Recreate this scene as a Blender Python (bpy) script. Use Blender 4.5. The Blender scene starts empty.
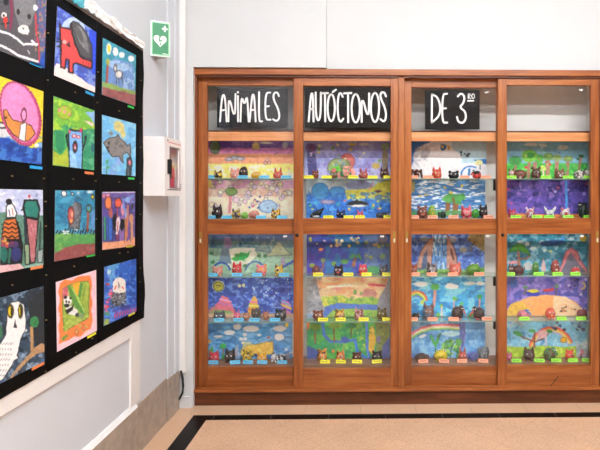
import bpy, math, random
import numpy as np
from mathutils import Vector, Matrix
random.seed(7)
SC = bpy.context.scene
COL = SC.collection

# ------------------------------------------------------------------ survey
FPX, CX, CY, HC, YAW = 500.0, 374.0, 195.0, 1.67, math.radians(1.0)
RX, RY = math.cos(YAW), -math.sin(YAW)
FX, FY = math.sin(YAW), math.cos(YAW)
WX = -1.465                       # face of the left wall


def ray(px, py):
    a, b = (px - CX) / FPX, (CY - py) / FPX
    return a * RX + FX, a * RY + FY, b


def pt(px, py, Y):                # measured point on a plane parallel to the cabinet
    x, y, z = ray(px, py)
    t = Y / y
    return x * t, Y, HC + z * t


def lw(px, py, X=WX):             # measured point on a plane parallel to the left wall
    x, y, z = ray(px, py)
    t = X / x
    return X, y * t, HC + z * t


def fl(px, py):                   # measured point on the floor
    x, y, z = ray(px, py)
    t = -HC / z
    return x * t, y * t, 0.0


def s2l(c):
    c = np.asarray(c, dtype=float) / 255.0
    return np.where(c <= 0.04045, c / 12.92, ((c + 0.055) / 1.055) ** 2.4)


def hx(h):
    return (int(h[0:2], 16), int(h[2:4], 16), int(h[4:6], 16))


def lin(h, a=True):
    v = [float(x) for x in s2l(hx(h))]
    return v + [1.0] if a else v


# ------------------------------------------------------------------ materials
_M = {}


def nodes_of(name):
    m = bpy.data.materials.new(name)
    m.use_nodes = True
    nt = m.node_tree
    b = nt.nodes['Principled BSDF']
    return m, nt, b


def ramp(nt, fac, stops):
    r = nt.nodes.new('ShaderNodeValToRGB')
    el = r.color_ramp.elements
    while len(el) < len(stops):
        el.new(0.5)
    for e, (p, c) in zip(el, stops):
        e.position = p
        e.color = c
    nt.links.new(fac, r.inputs['Fac'])
    return r.outputs['Color']


def noise(nt, scale, detail=3, rough=0.5, vec=None):
    n = nt.nodes.new('ShaderNodeTexNoise')
    n.inputs['Scale'].default_value = scale
    n.inputs['Detail'].default_value = detail
    n.inputs['Roughness'].default_value = rough
    if vec is not None:
        nt.links.new(vec, n.inputs['Vector'])
    return n.outputs['Fac']


def coords(nt, scale=(1, 1, 1), rot=(0, 0, 0)):
    t = nt.nodes.new('ShaderNodeTexCoord')
    mp = nt.nodes.new('ShaderNodeMapping')
    mp.inputs['Scale'].default_value = scale
    mp.inputs['Rotation'].default_value = rot
    nt.links.new(t.outputs['Object'], mp.inputs['Vector'])
    return mp.outputs['Vector']


def bump(nt, b, h, strength, dist=0.002):
    bp = nt.nodes.new('ShaderNodeBump')
    bp.inputs['Strength'].default_value = strength
    bp.inputs['Distance'].default_value = dist
    nt.links.new(h, bp.inputs['Height'])
    nt.links.new(bp.outputs['Normal'], b.inputs['Normal'])


def paint(name, h, rough=0.6, var=0.05, scale=6.0, bmp=0.1):
    k = (name, h)
    if k in _M:
        return _M[k]
    m, nt, b = nodes_of(name)
    c = np.array(lin(h, False))
    v = coords(nt)
    f = noise(nt, scale, 4, 0.6, v)
    col = ramp(nt, f, [(0.3, list(c * (1 - var)) + [1]), (0.7, list(np.minimum(c * (1 + var), 1)) + [1])])
    nt.links.new(col, b.inputs['Base Color'])
    b.inputs['Roughness'].default_value = rough
    if bmp:
        bump(nt, b, noise(nt, scale * 18, 2, 0.5, v), bmp)
    _M[k] = m
    return m


def plain(name, h, rough=0.5, metal=0.0):
    k = (name, h)
    if k in _M:
        return _M[k]
    m, nt, b = nodes_of(name)
    v = coords(nt)
    c = np.array(lin(h, False))
    col = ramp(nt, noise(nt, 40, 2, 0.5, v), [(0.3, list(c * 0.93) + [1]), (0.7, list(np.minimum(c * 1.05, 1)) + [1])])
    nt.links.new(col, b.inputs['Base Color'])
    b.inputs['Roughness'].default_value = rough
    b.inputs['Metallic'].default_value = metal
    _M[k] = m
    return m


def wood(name, axis, dark, mid, light, rough=0.32):
    k = (name, axis)
    if k in _M:
        return _M[k]
    m, nt, b = nodes_of(name + '_' + axis)
    sc = {'x': (0.9, 14, 14), 'z': (14, 14, 0.9)}[axis]
    v = coords(nt, sc)
    n1 = noise(nt, 2.2, 6, 0.62, v)
    sc2 = {'x': (3, 90, 90), 'z': (90, 90, 3)}[axis]
    n2 = noise(nt, 1.6, 4, 0.6, coords(nt, sc2))
    n3 = noise(nt, 1.1, 3, 0.5, coords(nt))
    mx = nt.nodes.new('ShaderNodeMath'); mx.operation = 'MULTIPLY_ADD'
    nt.links.new(n2, mx.inputs[0]); mx.inputs[1].default_value = 0.35
    nt.links.new(n1, mx.inputs[2])
    mx2 = nt.nodes.new('ShaderNodeMath'); mx2.operation = 'MULTIPLY_ADD'
    nt.links.new(n3, mx2.inputs[0]); mx2.inputs[1].default_value = 0.35
    nt.links.new(mx.outputs[0], mx2.inputs[2])
    col = ramp(nt, mx2.outputs[0], [(0.45, lin(dark)), (0.8, lin(mid)), (1.0, lin(light))])
    nt.links.new(col, b.inputs['Base Color'])
    b.inputs['Roughness'].default_value = rough
    bump(nt, b, n2, 0.08)
    _M[k] = m
    return m


def glass(name, tint=(1, 1, 1), refl=1.0, haze=0.0, hazecol=(0.6, 0.8, 0.7)):
    m = bpy.data.materials.new(name)
    m.use_nodes = True
    nt = m.node_tree
    nt.nodes.clear()
    out = nt.nodes.new('ShaderNodeOutputMaterial')
    tr = nt.nodes.new('ShaderNodeBsdfTransparent')
    tr.inputs['Color'].default_value = (*tint, 1)
    gl = nt.nodes.new('ShaderNodeBsdfGlossy')
    gl.inputs['Roughness'].default_value = 0.02
    gl.inputs['Color'].default_value = (refl, refl, refl, 1)
    lwt = nt.nodes.new('ShaderNodeLayerWeight')
    lwt.inputs['Blend'].default_value = 0.5
    pw = nt.nodes.new('ShaderNodeMath'); pw.operation = 'POWER'; pw.inputs[1].default_value = 5.0
    nt.links.new(lwt.outputs['Facing'], pw.inputs[0])
    fr = nt.nodes.new('ShaderNodeMath'); fr.operation = 'MULTIPLY_ADD'
    fr.inputs[1].default_value = 0.97; fr.inputs[2].default_value = 0.026
    nt.links.new(pw.outputs[0], fr.inputs[0])
    mx = nt.nodes.new('ShaderNodeMixShader')
    nt.links.new(fr.outputs[0], mx.inputs[0])
    nt.links.new(tr.outputs[0], mx.inputs[1])
    nt.links.new(gl.outputs[0], mx.inputs[2])
    last = mx.outputs[0]
    if haze:
        d = nt.nodes.new('ShaderNodeBsdfDiffuse')
        d.inputs['Color'].default_value = (*hazecol, 1)
        m2 = nt.nodes.new('ShaderNodeMixShader')
        m2.inputs[0].default_value = haze
        nt.links.new(last, m2.inputs[1]); nt.links.new(d.outputs[0], m2.inputs[2])
        last = m2.outputs[0]
    nt.links.new(last, out.inputs['Surface'])
    return m


def clay(c1, c2=None):
    k = ('clay', c1, c2)
    if k in _M:
        return _M[k]
    m, nt, b = nodes_of('painted_clay')
    v = coords(nt)
    a = np.array(lin(c1, False))
    if c2:
        q = lin(c2)
        f = noise(nt, 45, 1, 0.4, v)
        col = ramp(nt, f, [(0.50, list(a) + [1]), (0.56, q)])
    else:
        f = noise(nt, 60, 3, 0.5, v)
        col = ramp(nt, f, [(0.3, list(a * 0.8) + [1]), (0.7, list(np.minimum(a * 1.1, 1)) + [1])])
    nt.links.new(col, b.inputs['Base Color'])
    b.inputs['Roughness'].default_value = 0.45
    bump(nt, b, noise(nt, 120, 2, 0.5, v), 0.25)
    _M[k] = m
    return m


def emit(name, col, s):
    m, nt, b = nodes_of(name)
    b.inputs['Base Color'].default_value = (0.9, 0.9, 0.9, 1)
    b.inputs['Emission Color'].default_value = (*col, 1)
    b.inputs['Emission Strength'].default_value = s
    return m


def art_material():
    m, nt, b = nodes_of('poster_paint_on_paper')
    a = nt.nodes.new('ShaderNodeVertexColor')
    a.layer_name = 'paint'
    nt.links.new(a.outputs['Color'], b.inputs['Base Color'])
    b.inputs['Roughness'].default_value = 0.55
    bump(nt, b, noise(nt, 160, 3, 0.6, coords(nt)), 0.12, 0.001)
    return m


ART = art_material()
WOODX = wood('varnished_wood', 'x', '5f2c0e', '945024', 'b06a36')
WOODZ = wood('varnished_wood', 'z', '5f2c0e', '945024', 'b06a36')
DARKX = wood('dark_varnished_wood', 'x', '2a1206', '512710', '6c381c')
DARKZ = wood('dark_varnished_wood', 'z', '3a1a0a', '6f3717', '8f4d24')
PALEX = wood('planed_wood', 'x', 'b87040', 'd89058', 'e8a872', 0.5)
SHELFW = wood('shelf_board', 'x', '6a4834', '8a6450', 'a07a64', 0.5)
WHITE = paint('white_wall_paint', 'd1d2d3', 0.6, 0.02, 3)
GREYW = paint('cool_white_wall_paint', 'd3d7de', 0.55, 0.025, 3)
TRIMW = paint('white_gloss_paint', 'ebe7e5', 0.35, 0.03, 8)
INSIDE = paint('cabinet_white_paint', 'e6e4e0', 0.6, 0.04, 5)
STONE = paint('beige_stone', 'ab9c8e', 0.4, 0.2, 14)
BLACKP = paint('black_paper', '050506', 0.85, 0.25, 30)
BLACKP.node_tree.nodes['Principled BSDF'].inputs['Specular IOR Level'].default_value = 0.15
GLASS = glass('cabinet_glass')
SHELFG = glass('green_shelf_glass', (0.90, 0.96, 0.93), 1.0, 0.045)


# ------------------------------------------------------------------ mesh kit
class MB:
    def __init__(s):
        s.v = []; s.f = []; s.mi = []; s.sm = []; s.m = 0; s.smooth = False

    def _a(s, vs, fs):
        o = len(s.v)
        s.v += [tuple(v) for v in vs]
        for f in fs:
            s.f.append([i + o for i in f]); s.mi.append(s.m); s.sm.append(s.smooth)

    def box(s, x0, x1, y0, y1, z0, z1):
        vs = [(x, y, z) for x in (x0, x1) for y in (y0, y1) for z in (z0, z1)]
        s._a(vs, [(0, 1, 3, 2), (4, 6, 7, 5), (0, 4, 5, 1), (2, 3, 7, 6), (0, 2, 6, 4), (1, 5, 7, 3)])
        return s

    def slab(s, quad, n, t):       # quad corners, extruded by -n*t
        a = [Vector(q) for q in quad]; n = Vector(n).normalized() * t
        b = [q - n for q in a]
        k = len(a)
        fs = [tuple(range(k)), tuple(reversed(range(k, 2 * k)))]
        fs += [(i, (i + 1) % k, k + (i + 1) % k, k + i) for i in range(k)]
        s._a(a + b, fs)
        return s

    def sph(s, c, r, nu=16, nv=10, rot=None, lump=0.0, floor=None):
        vs = []
        for j in range(nv + 1):
            th = math.pi * j / nv
            for i in range(nu):
                ph = 2 * math.pi * i / nu
                d = Vector((math.sin(th) * math.cos(ph), math.sin(th) * math.sin(ph), math.cos(th)))
                k = 1 + lump * (math.sin(3 * d.x + 2 * d.y + c[0] * 97) + math.sin(4 * d.z - 3 * d.x + c[0] * 61)) * 0.5
                p = Vector((d.x * r[0], d.y * r[1], d.z * r[2])) * k
                if rot is not None:
                    p = rot @ p
                p = p + Vector(c)
                if floor is not None and p.z < floor:
                    p.z = floor
                vs.append(p)
        fs = []
        for j in range(nv):
            for i in range(nu):
                a, b = j * nu + i, j * nu + (i + 1) % nu
                fs.append((a, a + nu, b + nu, b))
        sm = s.smooth; s.smooth = True
        s._a(vs, fs); s.smooth = sm
        return s

    def tube(s, path, r, n=8, cap=True):
        P = [Vector(p) for p in path]
        rs = r if isinstance(r, (list, tuple)) else [r] * len(P)
        vs = []
        for i, p in enumerate(P):
            d = (P[min(i + 1, len(P) - 1)] - P[max(i - 1, 0)]).normalized()
            u = d.cross(Vector((0, 0, 1)))
            if u.length < 1e-3:
                u = d.cross(Vector((0, 1, 0)))
            u.normalize(); w = d.cross(u)
            for k in range(n):
                a = 2 * math.pi * k / n
                vs.append(p + (u * math.cos(a) + w * math.sin(a)) * rs[i])
        fs = []
        for i in range(len(P) - 1):
            for k in range(n):
                a, b = i * n + k, i * n + (k + 1) % n
                fs.append((a, b, b + n, a + n))
        if cap:
            fs.append(tuple(reversed(range(n))))
            fs.append(tuple(range((len(P) - 1) * n, len(P) * n)))
        sm = s.smooth; s.smooth = True
        s._a(vs, fs); s.smooth = sm
        return s

    def ribbon(s, path, w, n, t=0.0008):   # flat stroke with rounded ends, thickness t along n
        n = Vector(n).normalized()
        P = [Vector(p) for p in path]
        # subdivide the corners a little (Chaikin)
        if len(P) > 2:
            for _ in range(2):
                Q = [P[0]]
                for a, b in zip(P[:-1], P[1:]):
                    Q += [a.lerp(b, 0.25), a.lerp(b, 0.75)]
                P = Q + [P[-1]]
        L, R = [], []
        for i, p in enumerate(P):
            d = (P[min(i + 1, len(P) - 1)] - P[max(i - 1, 0)])
            if d.length < 1e-6:
                continue
            u = n.cross(d.normalized()) * (w / 2)
            L.append(p + u); R.append(p - u)
        cap0, cap1 = [], []
        d0 = (P[1] - P[0]).normalized(); d1 = (P[-1] - P[-2]).normalized()
        u0 = n.cross(d0); u1 = n.cross(d1)
        for a in (0.25, 0.5, 0.75):
            t0 = math.pi * a
            cap0.append(P[0] + (u0 * -math.cos(t0) - d0 * math.sin(t0)) * (w / 2))
            cap1.append(P[-1] + (u1 * math.cos(t0) + d1 * math.sin(t0)) * (w / 2))
        k = len(L)
        vs = [p + n * t for p in L + R]
        fs = [(i + 1, i, k + i, k + i + 1) for i in range(k - 1)]
        s._a(vs, fs)
        s._a([p + n * t for p in [R[0]] + cap0 + [L[0]]], [tuple(range(len(cap0) + 2))])
        s._a([p + n * t for p in [L[-1]] + cap1 + [R[-1]]], [tuple(range(len(cap1) + 2))])
        return s

    def build(s, name, mats, parent=None, bevel=0.0, loc=None):
        me = bpy.data.meshes.new(name)
        vs = s.v
        if loc is not None:
            vs = [(v[0] - loc[0], v[1] - loc[1], v[2] - loc[2]) for v in vs]
        me.from_pydata(vs, [], s.f)
        for m in (mats if isinstance(mats, (list, tuple)) else [mats]):
            me.materials.append(m)
        me.polygons.foreach_set('material_index', s.mi)
        me.polygons.foreach_set('use_smooth', s.sm)
        me.update()
        o = bpy.data.objects.new(name, me)
        COL.objects.link(o)
        if parent is not None:
            o.parent = parent
        if loc is not None:
            o.location = loc
        if bevel:
            b = o.modifiers.new('Bevel', 'BEVEL')
            b.width = bevel; b.segments = 2; b.limit_method = 'ANGLE'
        return o


def tag(o, label=None, cat=None, group=None, kind=None):
    if label: o['label'] = label
    if cat: o['category'] = cat
    if group: o['group'] = group
    if kind: o['kind'] = kind
    return o


def empty(name, loc=(0, 0, 0), rz=0.0):
    o = bpy.data.objects.new(name, None)
    o.empty_display_size = 0.05
    o.location = loc; o.rotation_euler = (0, 0, rz)
    COL.objects.link(o)
    return o


def struct(name, mb, mats, bevel=0.0):
    return tag(mb.build(name, mats, None, bevel), kind='structure')


# ------------------------------------------------------------------ painter
def vn(x, y, seed):
    xi, yi = np.floor(x), np.floor(y)
    u, v = x - xi, y - yi
    u = u * u * (3 - 2 * u); v = v * v * (3 - 2 * v)

    def h(a, b):
        q = np.sin(a * 127.1 + b * 311.7 + seed * 74.7) * 43758.5453
        return q - np.floor(q)
    return (h(xi, yi) * (1 - u) + h(xi + 1, yi) * u) * (1 - v) + (h(xi, yi + 1) * (1 - u) + h(xi + 1, yi + 1) * u) * v


def fbm(x, y, seed):
    return 0.55 * vn(x, y, seed) + 0.3 * vn(2.1 * x, 2.1 * y, seed + 3) + 0.15 * vn(4.3 * x, 4.3 * y, seed + 7)


class Art:
    """paint on one sheet; coordinates are the survey units of that sheet"""
    def __init__(s, px, py, seed):
        s.X, s.Y, s.sd = px, py, seed
        s.c = np.full((len(px), 3), 235.0)
        s.fr(0, 0, 1)

    def fr(s, x0, y0, k):
        s.k = k
        s.x = (s.X - x0) * k; s.y = (s.Y - y0) * k
        wob = 0.35 * k
        s.xw = s.x + wob * (vn(s.X * 0.5, s.Y * 0.5, s.sd) - 0.5) * 2
        s.yw = s.y + wob * (vn(s.X * 0.5, s.Y * 0.5, s.sd + 5) - 0.5) * 2
        s.mt = fbm(s.X * 0.45, s.Y * 0.45, s.sd + 11) - 0.5
        return s

    def put(s, m, col, mot=0.25):
        s.sd += 1
        c = np.array(hx(col), dtype=float)[None, :] * (1 + mot * s.mt[:, None])
        s.c = s.c * (1 - m[:, None]) + c * m[:, None]

    def sm(s, d, soft=0.4):
        return np.clip(0.5 - d / (2 * soft * s.k), 0, 1)

    def f(s, col, mot=0.3):
        s.put(np.ones(len(s.X)), col, mot); return s

    def g(s, stops, mot=0.25):      # washes one under another, laid in horizontal bands
        for y, c in stops:
            s.put(np.clip((s.yw - y) / (1.2 * s.k) + 0.5, 0, 1), c, mot)
        return s

    def e(s, cx, cy, rx, ry, col, rot=0, ol=None, ow=0.45, mot=0.25):
        a = math.radians(rot)
        dx, dy = s.xw - cx, s.yw - cy
        u = dx * math.cos(a) + dy * math.sin(a); v = -dx * math.sin(a) + dy * math.cos(a)
        d = (np.sqrt((u / rx) ** 2 + (v / ry) ** 2) - 1) * min(rx, ry)
        if col:
            s.put(s.sm(d), col, mot)
        if ol:
            s.put(s.sm(np.abs(d) - ow * s.k), ol, 0.1)
        return s

    def p(s, pts, col, ol=None, ow=0.45, mot=0.25):
        P = np.array(pts, dtype=float)
        x, y = s.xw, s.yw
        dmin = np.full(len(x), 1e9); ins = np.zeros(len(x), bool)
        for (x1, y1), (x2, y2) in zip(P, np.roll(P, -1, 0)):
            ex, ey = x2 - x1, y2 - y1
            t = np.clip(((x - x1) * ex + (y - y1) * ey) / (ex * ex + ey * ey + 1e-9), 0, 1)
            dmin = np.minimum(dmin, np.hypot(x - x1 - t * ex, y - y1 - t * ey))
            cr = ((y1 > y) != (y2 > y)) & (x < (x2 - x1) * (y - y1) / (y2 - y1 + 1e-9) + x1)
            ins ^= cr
        d = np.where(ins, -dmin, dmin)
        if col:
            s.put(s.sm(d), col, mot)
        if ol:
            s.put(s.sm(dmin - ow * s.k), ol, 0.1)
        return s

    def l(s, pts, w, col, mot=0.2):
        x, y = s.xw, s.yw
        dmin = np.full(len(x), 1e9)
        for (x1, y1), (x2, y2) in zip(pts[:-1], pts[1:]):
            ex, ey = x2 - x1, y2 - y1
            t = np.clip(((x - x1) * ex + (y - y1) * ey) / (ex * ex + ey * ey + 1e-9), 0, 1)
            dmin = np.minimum(dmin, np.hypot(x - x1 - t * ex, y - y1 - t * ey))
        s.put(s.sm(dmin - w / 2), col, mot)
        return s

    def arc(s, cx, cy, r, a0, a1, w, col, ry=None):
        ry = ry or r
        pts = [(cx + r * math.cos(math.radians(a0 + (a1 - a0) * i / 14)), cy - ry * math.sin(math.radians(a0 + (a1 - a0) * i / 14))) for i in range(15)]
        return s.l(pts, w, col)

    def b(s, col, sc=0.15, thr=0.5, box=None, amt=0.8, st=(1, 1), seed=0):   # brushed patches of a second colour
        n = fbm(s.X * sc * st[0], s.Y * sc * st[1], s.sd + 23 + seed)
        m = np.clip((n - thr) / 0.08, 0, 1) * amt
        if box:
            x0, y0, x1, y1 = box
            q = 1.0 * s.k
            m = m * np.clip((s.xw - x0) / q + .5, 0, 1) * np.clip((x1 - s.xw) / q + .5, 0, 1) * np.clip((s.yw - y0) / q + .5, 0, 1) * np.clip((y1 - s.yw) / q + .5, 0, 1)
        s.put(m, col, 0.2)
        return s

    def d(s, n, box, r, cols, ol=None):
        R = random.Random(s.sd)
        for i in range(n):
            cx, cy = R.uniform(box[0], box[2]), R.uniform(box[1], box[3])
            q = r * R.uniform(0.6, 1.3)
            c = cols[i % len(cols)]
            s.e(cx, cy, q * R.uniform(1, 1.5), q, c, R.uniform(-30, 30), ol, 0.25)
        return s


def sheet(name, corners, normal, thick, fn, label, cat, group, seed, gain=1.0, plane=None, base=None):
    """a painted sheet of paper: front grid carries the paint, with a back and edges"""
    TL, TR, BR, BL = [np.array(c) for c in corners]
    wpx = max(abs(plane[1][0] - plane[0][0]), 8); hpx = max(abs(plane[2][1] - plane[1][1]), 8)
    nx, ny = int(wpx * (3.0 if normal[0] else 2.1)), int(hpx * 2.1)
    u, v = np.meshgrid(np.linspace(0, 1, nx + 1), np.linspace(0, 1, ny + 1))
    u, v = u.ravel()[:, None], v.ravel()[:, None]
    V = (TL * (1 - u) + TR * u) * (1 - v) + (BL * (1 - u) + BR * u) * v
    # survey units of every point of the sheet
    dx, dy, dz = V[:, 0], V[:, 1], V[:, 2] - HC
    dep = dx * FX + dy * FY
    px = CX + FPX * (dx * RX + dy * RY) / dep
    py = CY - FPX * dz / dep
    art = Art(px, py, seed)
    fn(art)
    col = np.clip(s2l(np.clip(art.c, 4, 250)) * gain, 0.002, 0.92)
    n = Vector(normal).normalized()
    cen = V.mean(0)
    if base is not None:
        cen[2] = base
    nv = (nx + 1) * (ny + 1)
    off = np.array(n) * thick
    A = V - cen
    bk = np.array([TL, TR, BR, BL]) - cen - off
    verts = np.vstack([A, bk])
    i, j = np.meshgrid(np.arange(nx), np.arange(ny))
    a = (j * (nx + 1) + i).ravel()
    F = np.stack([a, a + nx + 1, a + nx + 2, a + 1], 1)
    top = list(range(0, nx + 1)); bot = list(range(ny * (nx + 1), nv)); lef = list(range(0, nv, nx + 1)); rig = list(range(nx, nv, nx + 1))
    extra = [[nv, nv + 1, nv + 2, nv + 3], top + [nv + 1, nv], list(reversed(bot)) + [nv + 3, nv + 2],
             list(reversed(lef)) + [nv, nv + 3], rig + [nv + 2, nv + 1]]
    me = bpy.data.meshes.new(name)
    me.from_pydata(verts.tolist(), [], F.tolist() + extra)
    me.materials.append(ART)
    at = me.color_attributes.new('paint', 'FLOAT_COLOR', 'POINT')
    full = np.ones((nv + 4, 4), dtype=np.float32)
    full[:nv, :3] = col; full[nv:, :3] = 0.7
    at.data.foreach_set('color', full.ravel())
    me.update()
    o = bpy.data.objects.new(name, me)
    o.location = cen
    COL.objects.link(o)
    return tag(o, label, cat, group)


# ================================================================== the room
CEIL = 4.5
XR, YB, YW = 7.5, -8.0, 4.0       # right wall, wall behind, cabinet front

m, nt, b = nodes_of('speckled_floor_tile')
v = coords(nt)
vo = nt.nodes.new('ShaderNodeTexVoronoi'); vo.inputs['Scale'].default_value = 210
nt.links.new(v, vo.inputs['Vector'])
base = ramp(nt, vo.outputs['Color'], [(0.05, lin('c09272')), (0.45, lin('d4a988')), (0.95, lin('e0bda0'))])
big = ramp(nt, noise(nt, 2.5, 4, 0.6, v), [(0.3, (0.9, 0.9, 0.9, 1)), (0.7, (1.05, 1.04, 1.02, 1))])
mixc = nt.nodes.new('ShaderNodeMix'); mixc.data_type = 'RGBA'; mixc.blend_type = 'MULTIPLY'
mixc.inputs['Factor'].default_value = 1.0
nt.links.new(base, mixc.inputs[6]); nt.links.new(big, mixc.inputs[7])
# thin diagonal joints between the square tiles
br = nt.nodes.new('ShaderNodeTexBrick')
br.offset = 0.0
br.inputs['Scale'].default_value = 1.0
br.inputs['Brick Width'].default_value = 0.43
br.inputs['Row Height'].default_value = 0.43
br.inputs['Mortar Size'].default_value = 0.0022
br.inputs['Mortar Smooth'].default_value = 0.3
br.inputs['Color1'].default_value = (1, 1, 1, 1); br.inputs['Color2'].default_value = (1, 1, 1, 1)
br.inputs['Mortar'].default_value = (0.84, 0.79, 0.75, 1)
nt.links.new(coords(nt, rot=(0, 0, math.radians(45))), br.inputs['Vector'])
mixd = nt.nodes.new('ShaderNodeMix'); mixd.data_type = 'RGBA'; mixd.blend_type = 'MULTIPLY'
mixd.inputs['Factor'].default_value = 1.0
nt.links.new(mixc.outputs[2], mixd.inputs[6]); nt.links.new(br.outputs['Color'], mixd.inputs[7])
nt.links.new(mixd.outputs[2], b.inputs['Base Color'])
b.inputs['Roughness'].default_value = 0.42
FLOORM = m

m, nt, b = nodes_of('black_marble_strip')
v = coords(nt)
col = ramp(nt, noise(nt, 9, 6, 0.7, v), [(0.5, lin('080808')), (0.75, lin('121112')), (0.8, lin('4a4745'))])
nt.links.new(col, b.inputs['Base Color'])
b.inputs['Roughness'].default_value = 0.35
b.inputs['Specular IOR Level'].default_value = 0.2
MARBLE = m
BORDER = paint('border_floor_tile', 'd2aa8a', 0.42, 0.1, 90, 0.0)
GROUT = plain('pale_grout', 'a3958a', 0.8)

struct('floor', MB().box(WX - 0.2, XR, YB, 4.6, -0.06, 0.0), FLOORM)
# black inlay strip: along the cabinet and along the left wall
ya = fl(330, 420.0)[1]; yb = fl(330, 416.0)[1]
ya, yb = fl(300, 419.3)[1], fl(300, 414.6)[1]
xa = fl(180, 433)[0]; xb = fl(197, 433)[0]
s = MB()
s.box(xa, XR, ya, yb, -0.02, 0.0012)
s.box(xa, xb, YB, ya, -0.02, 0.0012)
struct('trim_1', s, MARBLE)
s = MB()
s.box(WX, XR, yb, 4.02, -0.02, 0.0008)
s.box(WX, xa, YB, yb, -0.02, 0.0008)
struct('trim_2', s, BORDER)
s = MB()
x = pt(247, 410, yb)[0]
k = x - 0.43 * 3
while k < XR:
    if k > WX:
        s.box(k - 0.0014, k + 0.0014, yb, 3.97, 0.0, 0.0014)
    k2 = k + 0.19
    if xb < k2 < XR:
        s.box(k2 - 0.001, k2 + 0.001, ya, yb, 0.0, 0.0018)
    k += 0.43
struct('trim_3', s, GROUT)

struct('wall_left', MB().box(WX - 0.2, WX, YB, 4.6, 0.0, CEIL), GREYW)
struct('ceiling', MB().box(WX - 0.2, XR, YB, 4.6, CEIL, CEIL + 0.1), WHITE)
struct('wall_right', MB().box(XR, XR + 0.15, YB, 4.6, 0, CEIL), WHITE)
struct('wall_rear', MB().box(WX - 0.2, XR + 0.15, YB - 0.15, YB, 0, CEIL), paint('brown_wall_paint', '5e4c40', 0.7, 0.05, 3))
zc = pt(400, 70.0, 4.0)[2]         # top of the cabinet
xl = pt(193.5, 200, 4.0)[0]        # its left side
xr = pt(606, 200, 4.0)[0]
s = MB()
s.box(WX, XR, 4.02, 4.6, zc + 0.003, CEIL)
s.box(WX, xl - 0.003, 4.0, 4.6, 0, zc + 0.003)
s.box(xr + 0.003, XR, 4.0, 4.6, 0, zc + 0.003)
s.box(xl - 0.003, xr + 0.003, 4.40, 4.6, 0, zc + 0.003)
struct('wall_back', s, WHITE)
# projecting white panel above the left doors and the white post beside them
x325 = pt(326, 40, 3.955)[0]
s = MB()
s.box(WX, x325, 3.955, 4.02, pt(250, 67.2, 3.955)[2], CEIL)
struct('trim_4', s, WHITE, 0.003)
s = MB()
px_ = pt(193, 300, 3.95)[0]
s.box(WX, px_, 3.95, 4.0, 0.0, zc + 0.01)
s.box(WX, px_ - 0.02, 3.935, 3.95, 0.0, 0.09)
struct('trim_5', s, WHITE, 0.004)
# frame strips of the panelled left wall
PT = 0.015
zt_ = lw(131, 325, WX + PT); zb_ = lw(131, 338, WX + PT)
yv0, yv1 = lw(131, 360, WX + PT)[1], lw(140.5, 360, WX + PT)[1]
zbt = lw(137, 402.5, WX + PT)[2]
s = MB()
s.box(WX, WX + PT, YB, yv0, zb_[2], zt_[2] + 0.03)
s.box(WX, WX + PT, yv0, yv1, zbt, zt_[2] + 0.05)
struct('trim_6', s, TRIMW, 0.004)
# stone baseboards: nearer one stands proud under a white cap
yn = lw(137.6, 403, WX + 0.022)[1]
s = MB()
s.box(WX, WX + 0.022, YB, yn, 0, zbt - 0.024)
s.m = 1
s.slab([(WX, YB, zbt), (WX + 0.010, YB, zbt), (WX + 0.026, YB, zbt - 0.024), (WX, YB, zbt - 0.024)], (0, -1, 0), yn - YB)
struct('baseboard_left', s, [STONE, TRIMW])
yj = lw(166.5, 400, WX)[1]
s = MB().box(WX, WX + 0.006, yn + 0.03, yj - 0.012, 0, lw(140, 402, WX)[2]).box(WX, WX + 0.014, yj, 3.93, 0, lw(168, 378, WX)[2])
s.m = 1
s.box(WX, WX + 0.003, yn, yn + 0.03, 0, lw(140, 403, WX)[2]).box(WX, WX + 0.003, yj - 0.012, yj, 0, lw(165, 381, WX)[2])
struct('baseboard_corner', s, [STONE, plain('grimy_joint', '6a5c50', 0.8)])
# shallow pilaster in the corner above the far baseboard
zj = lw(168, 378, WX)[2]
struct('trim_7', MB().box(WX, WX + 0.012, yj, 3.95, zj, CEIL).box(WX, WX + 0.022, lw(172.5, 200)[1], 3.95, zj + 0.0, CEIL), GREYW, 0.003)

# ceiling lamps; the farther one is added, out of view, to fill shadows
LM = emit('fluorescent_diffuser', (0.94, 0.98, 1.0), 92.0)
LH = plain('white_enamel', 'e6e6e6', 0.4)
for i, (y, lab) in enumerate([(1.0, 'in front of the glazed cabinet'), (-1.6, 'added farther back to fill the cabinet shadows')]):
    t = tag(empty('ceiling_light', (1.2, y, CEIL)), 'long white fluorescent ceiling light ' + lab, 'ceiling light', 'fluorescent ceiling lights')
    MB().box(-2.2, 2.2, -0.1, 0.1, -0.05, 0).build('housing', LH, t, 0.004)
    MB().box(-2.18, 2.18, -0.075, 0.075, -0.075, -0.05).build('diffuser', LM, t, 0.004)

# ================================================================== glazed cabinet
cab = tag(empty('display_cabinet', (0.25, 4.1, 0)), 'built-in varnished wooden display cabinet with four glazed sliding doors', 'cabinet')
CO = Vector((0.25, 4.1, 0))


def part(mb, name, mats, parent=cab, bevel=0.0):
    o = mb.build(name, mats, parent, bevel)
    o.location = -CO
    return o


def X(px, Y=4.0): return pt(px, 200, Y)[0]
def Z(py, Y=4.0, px=400): return pt(px, py, Y)[2]


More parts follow.
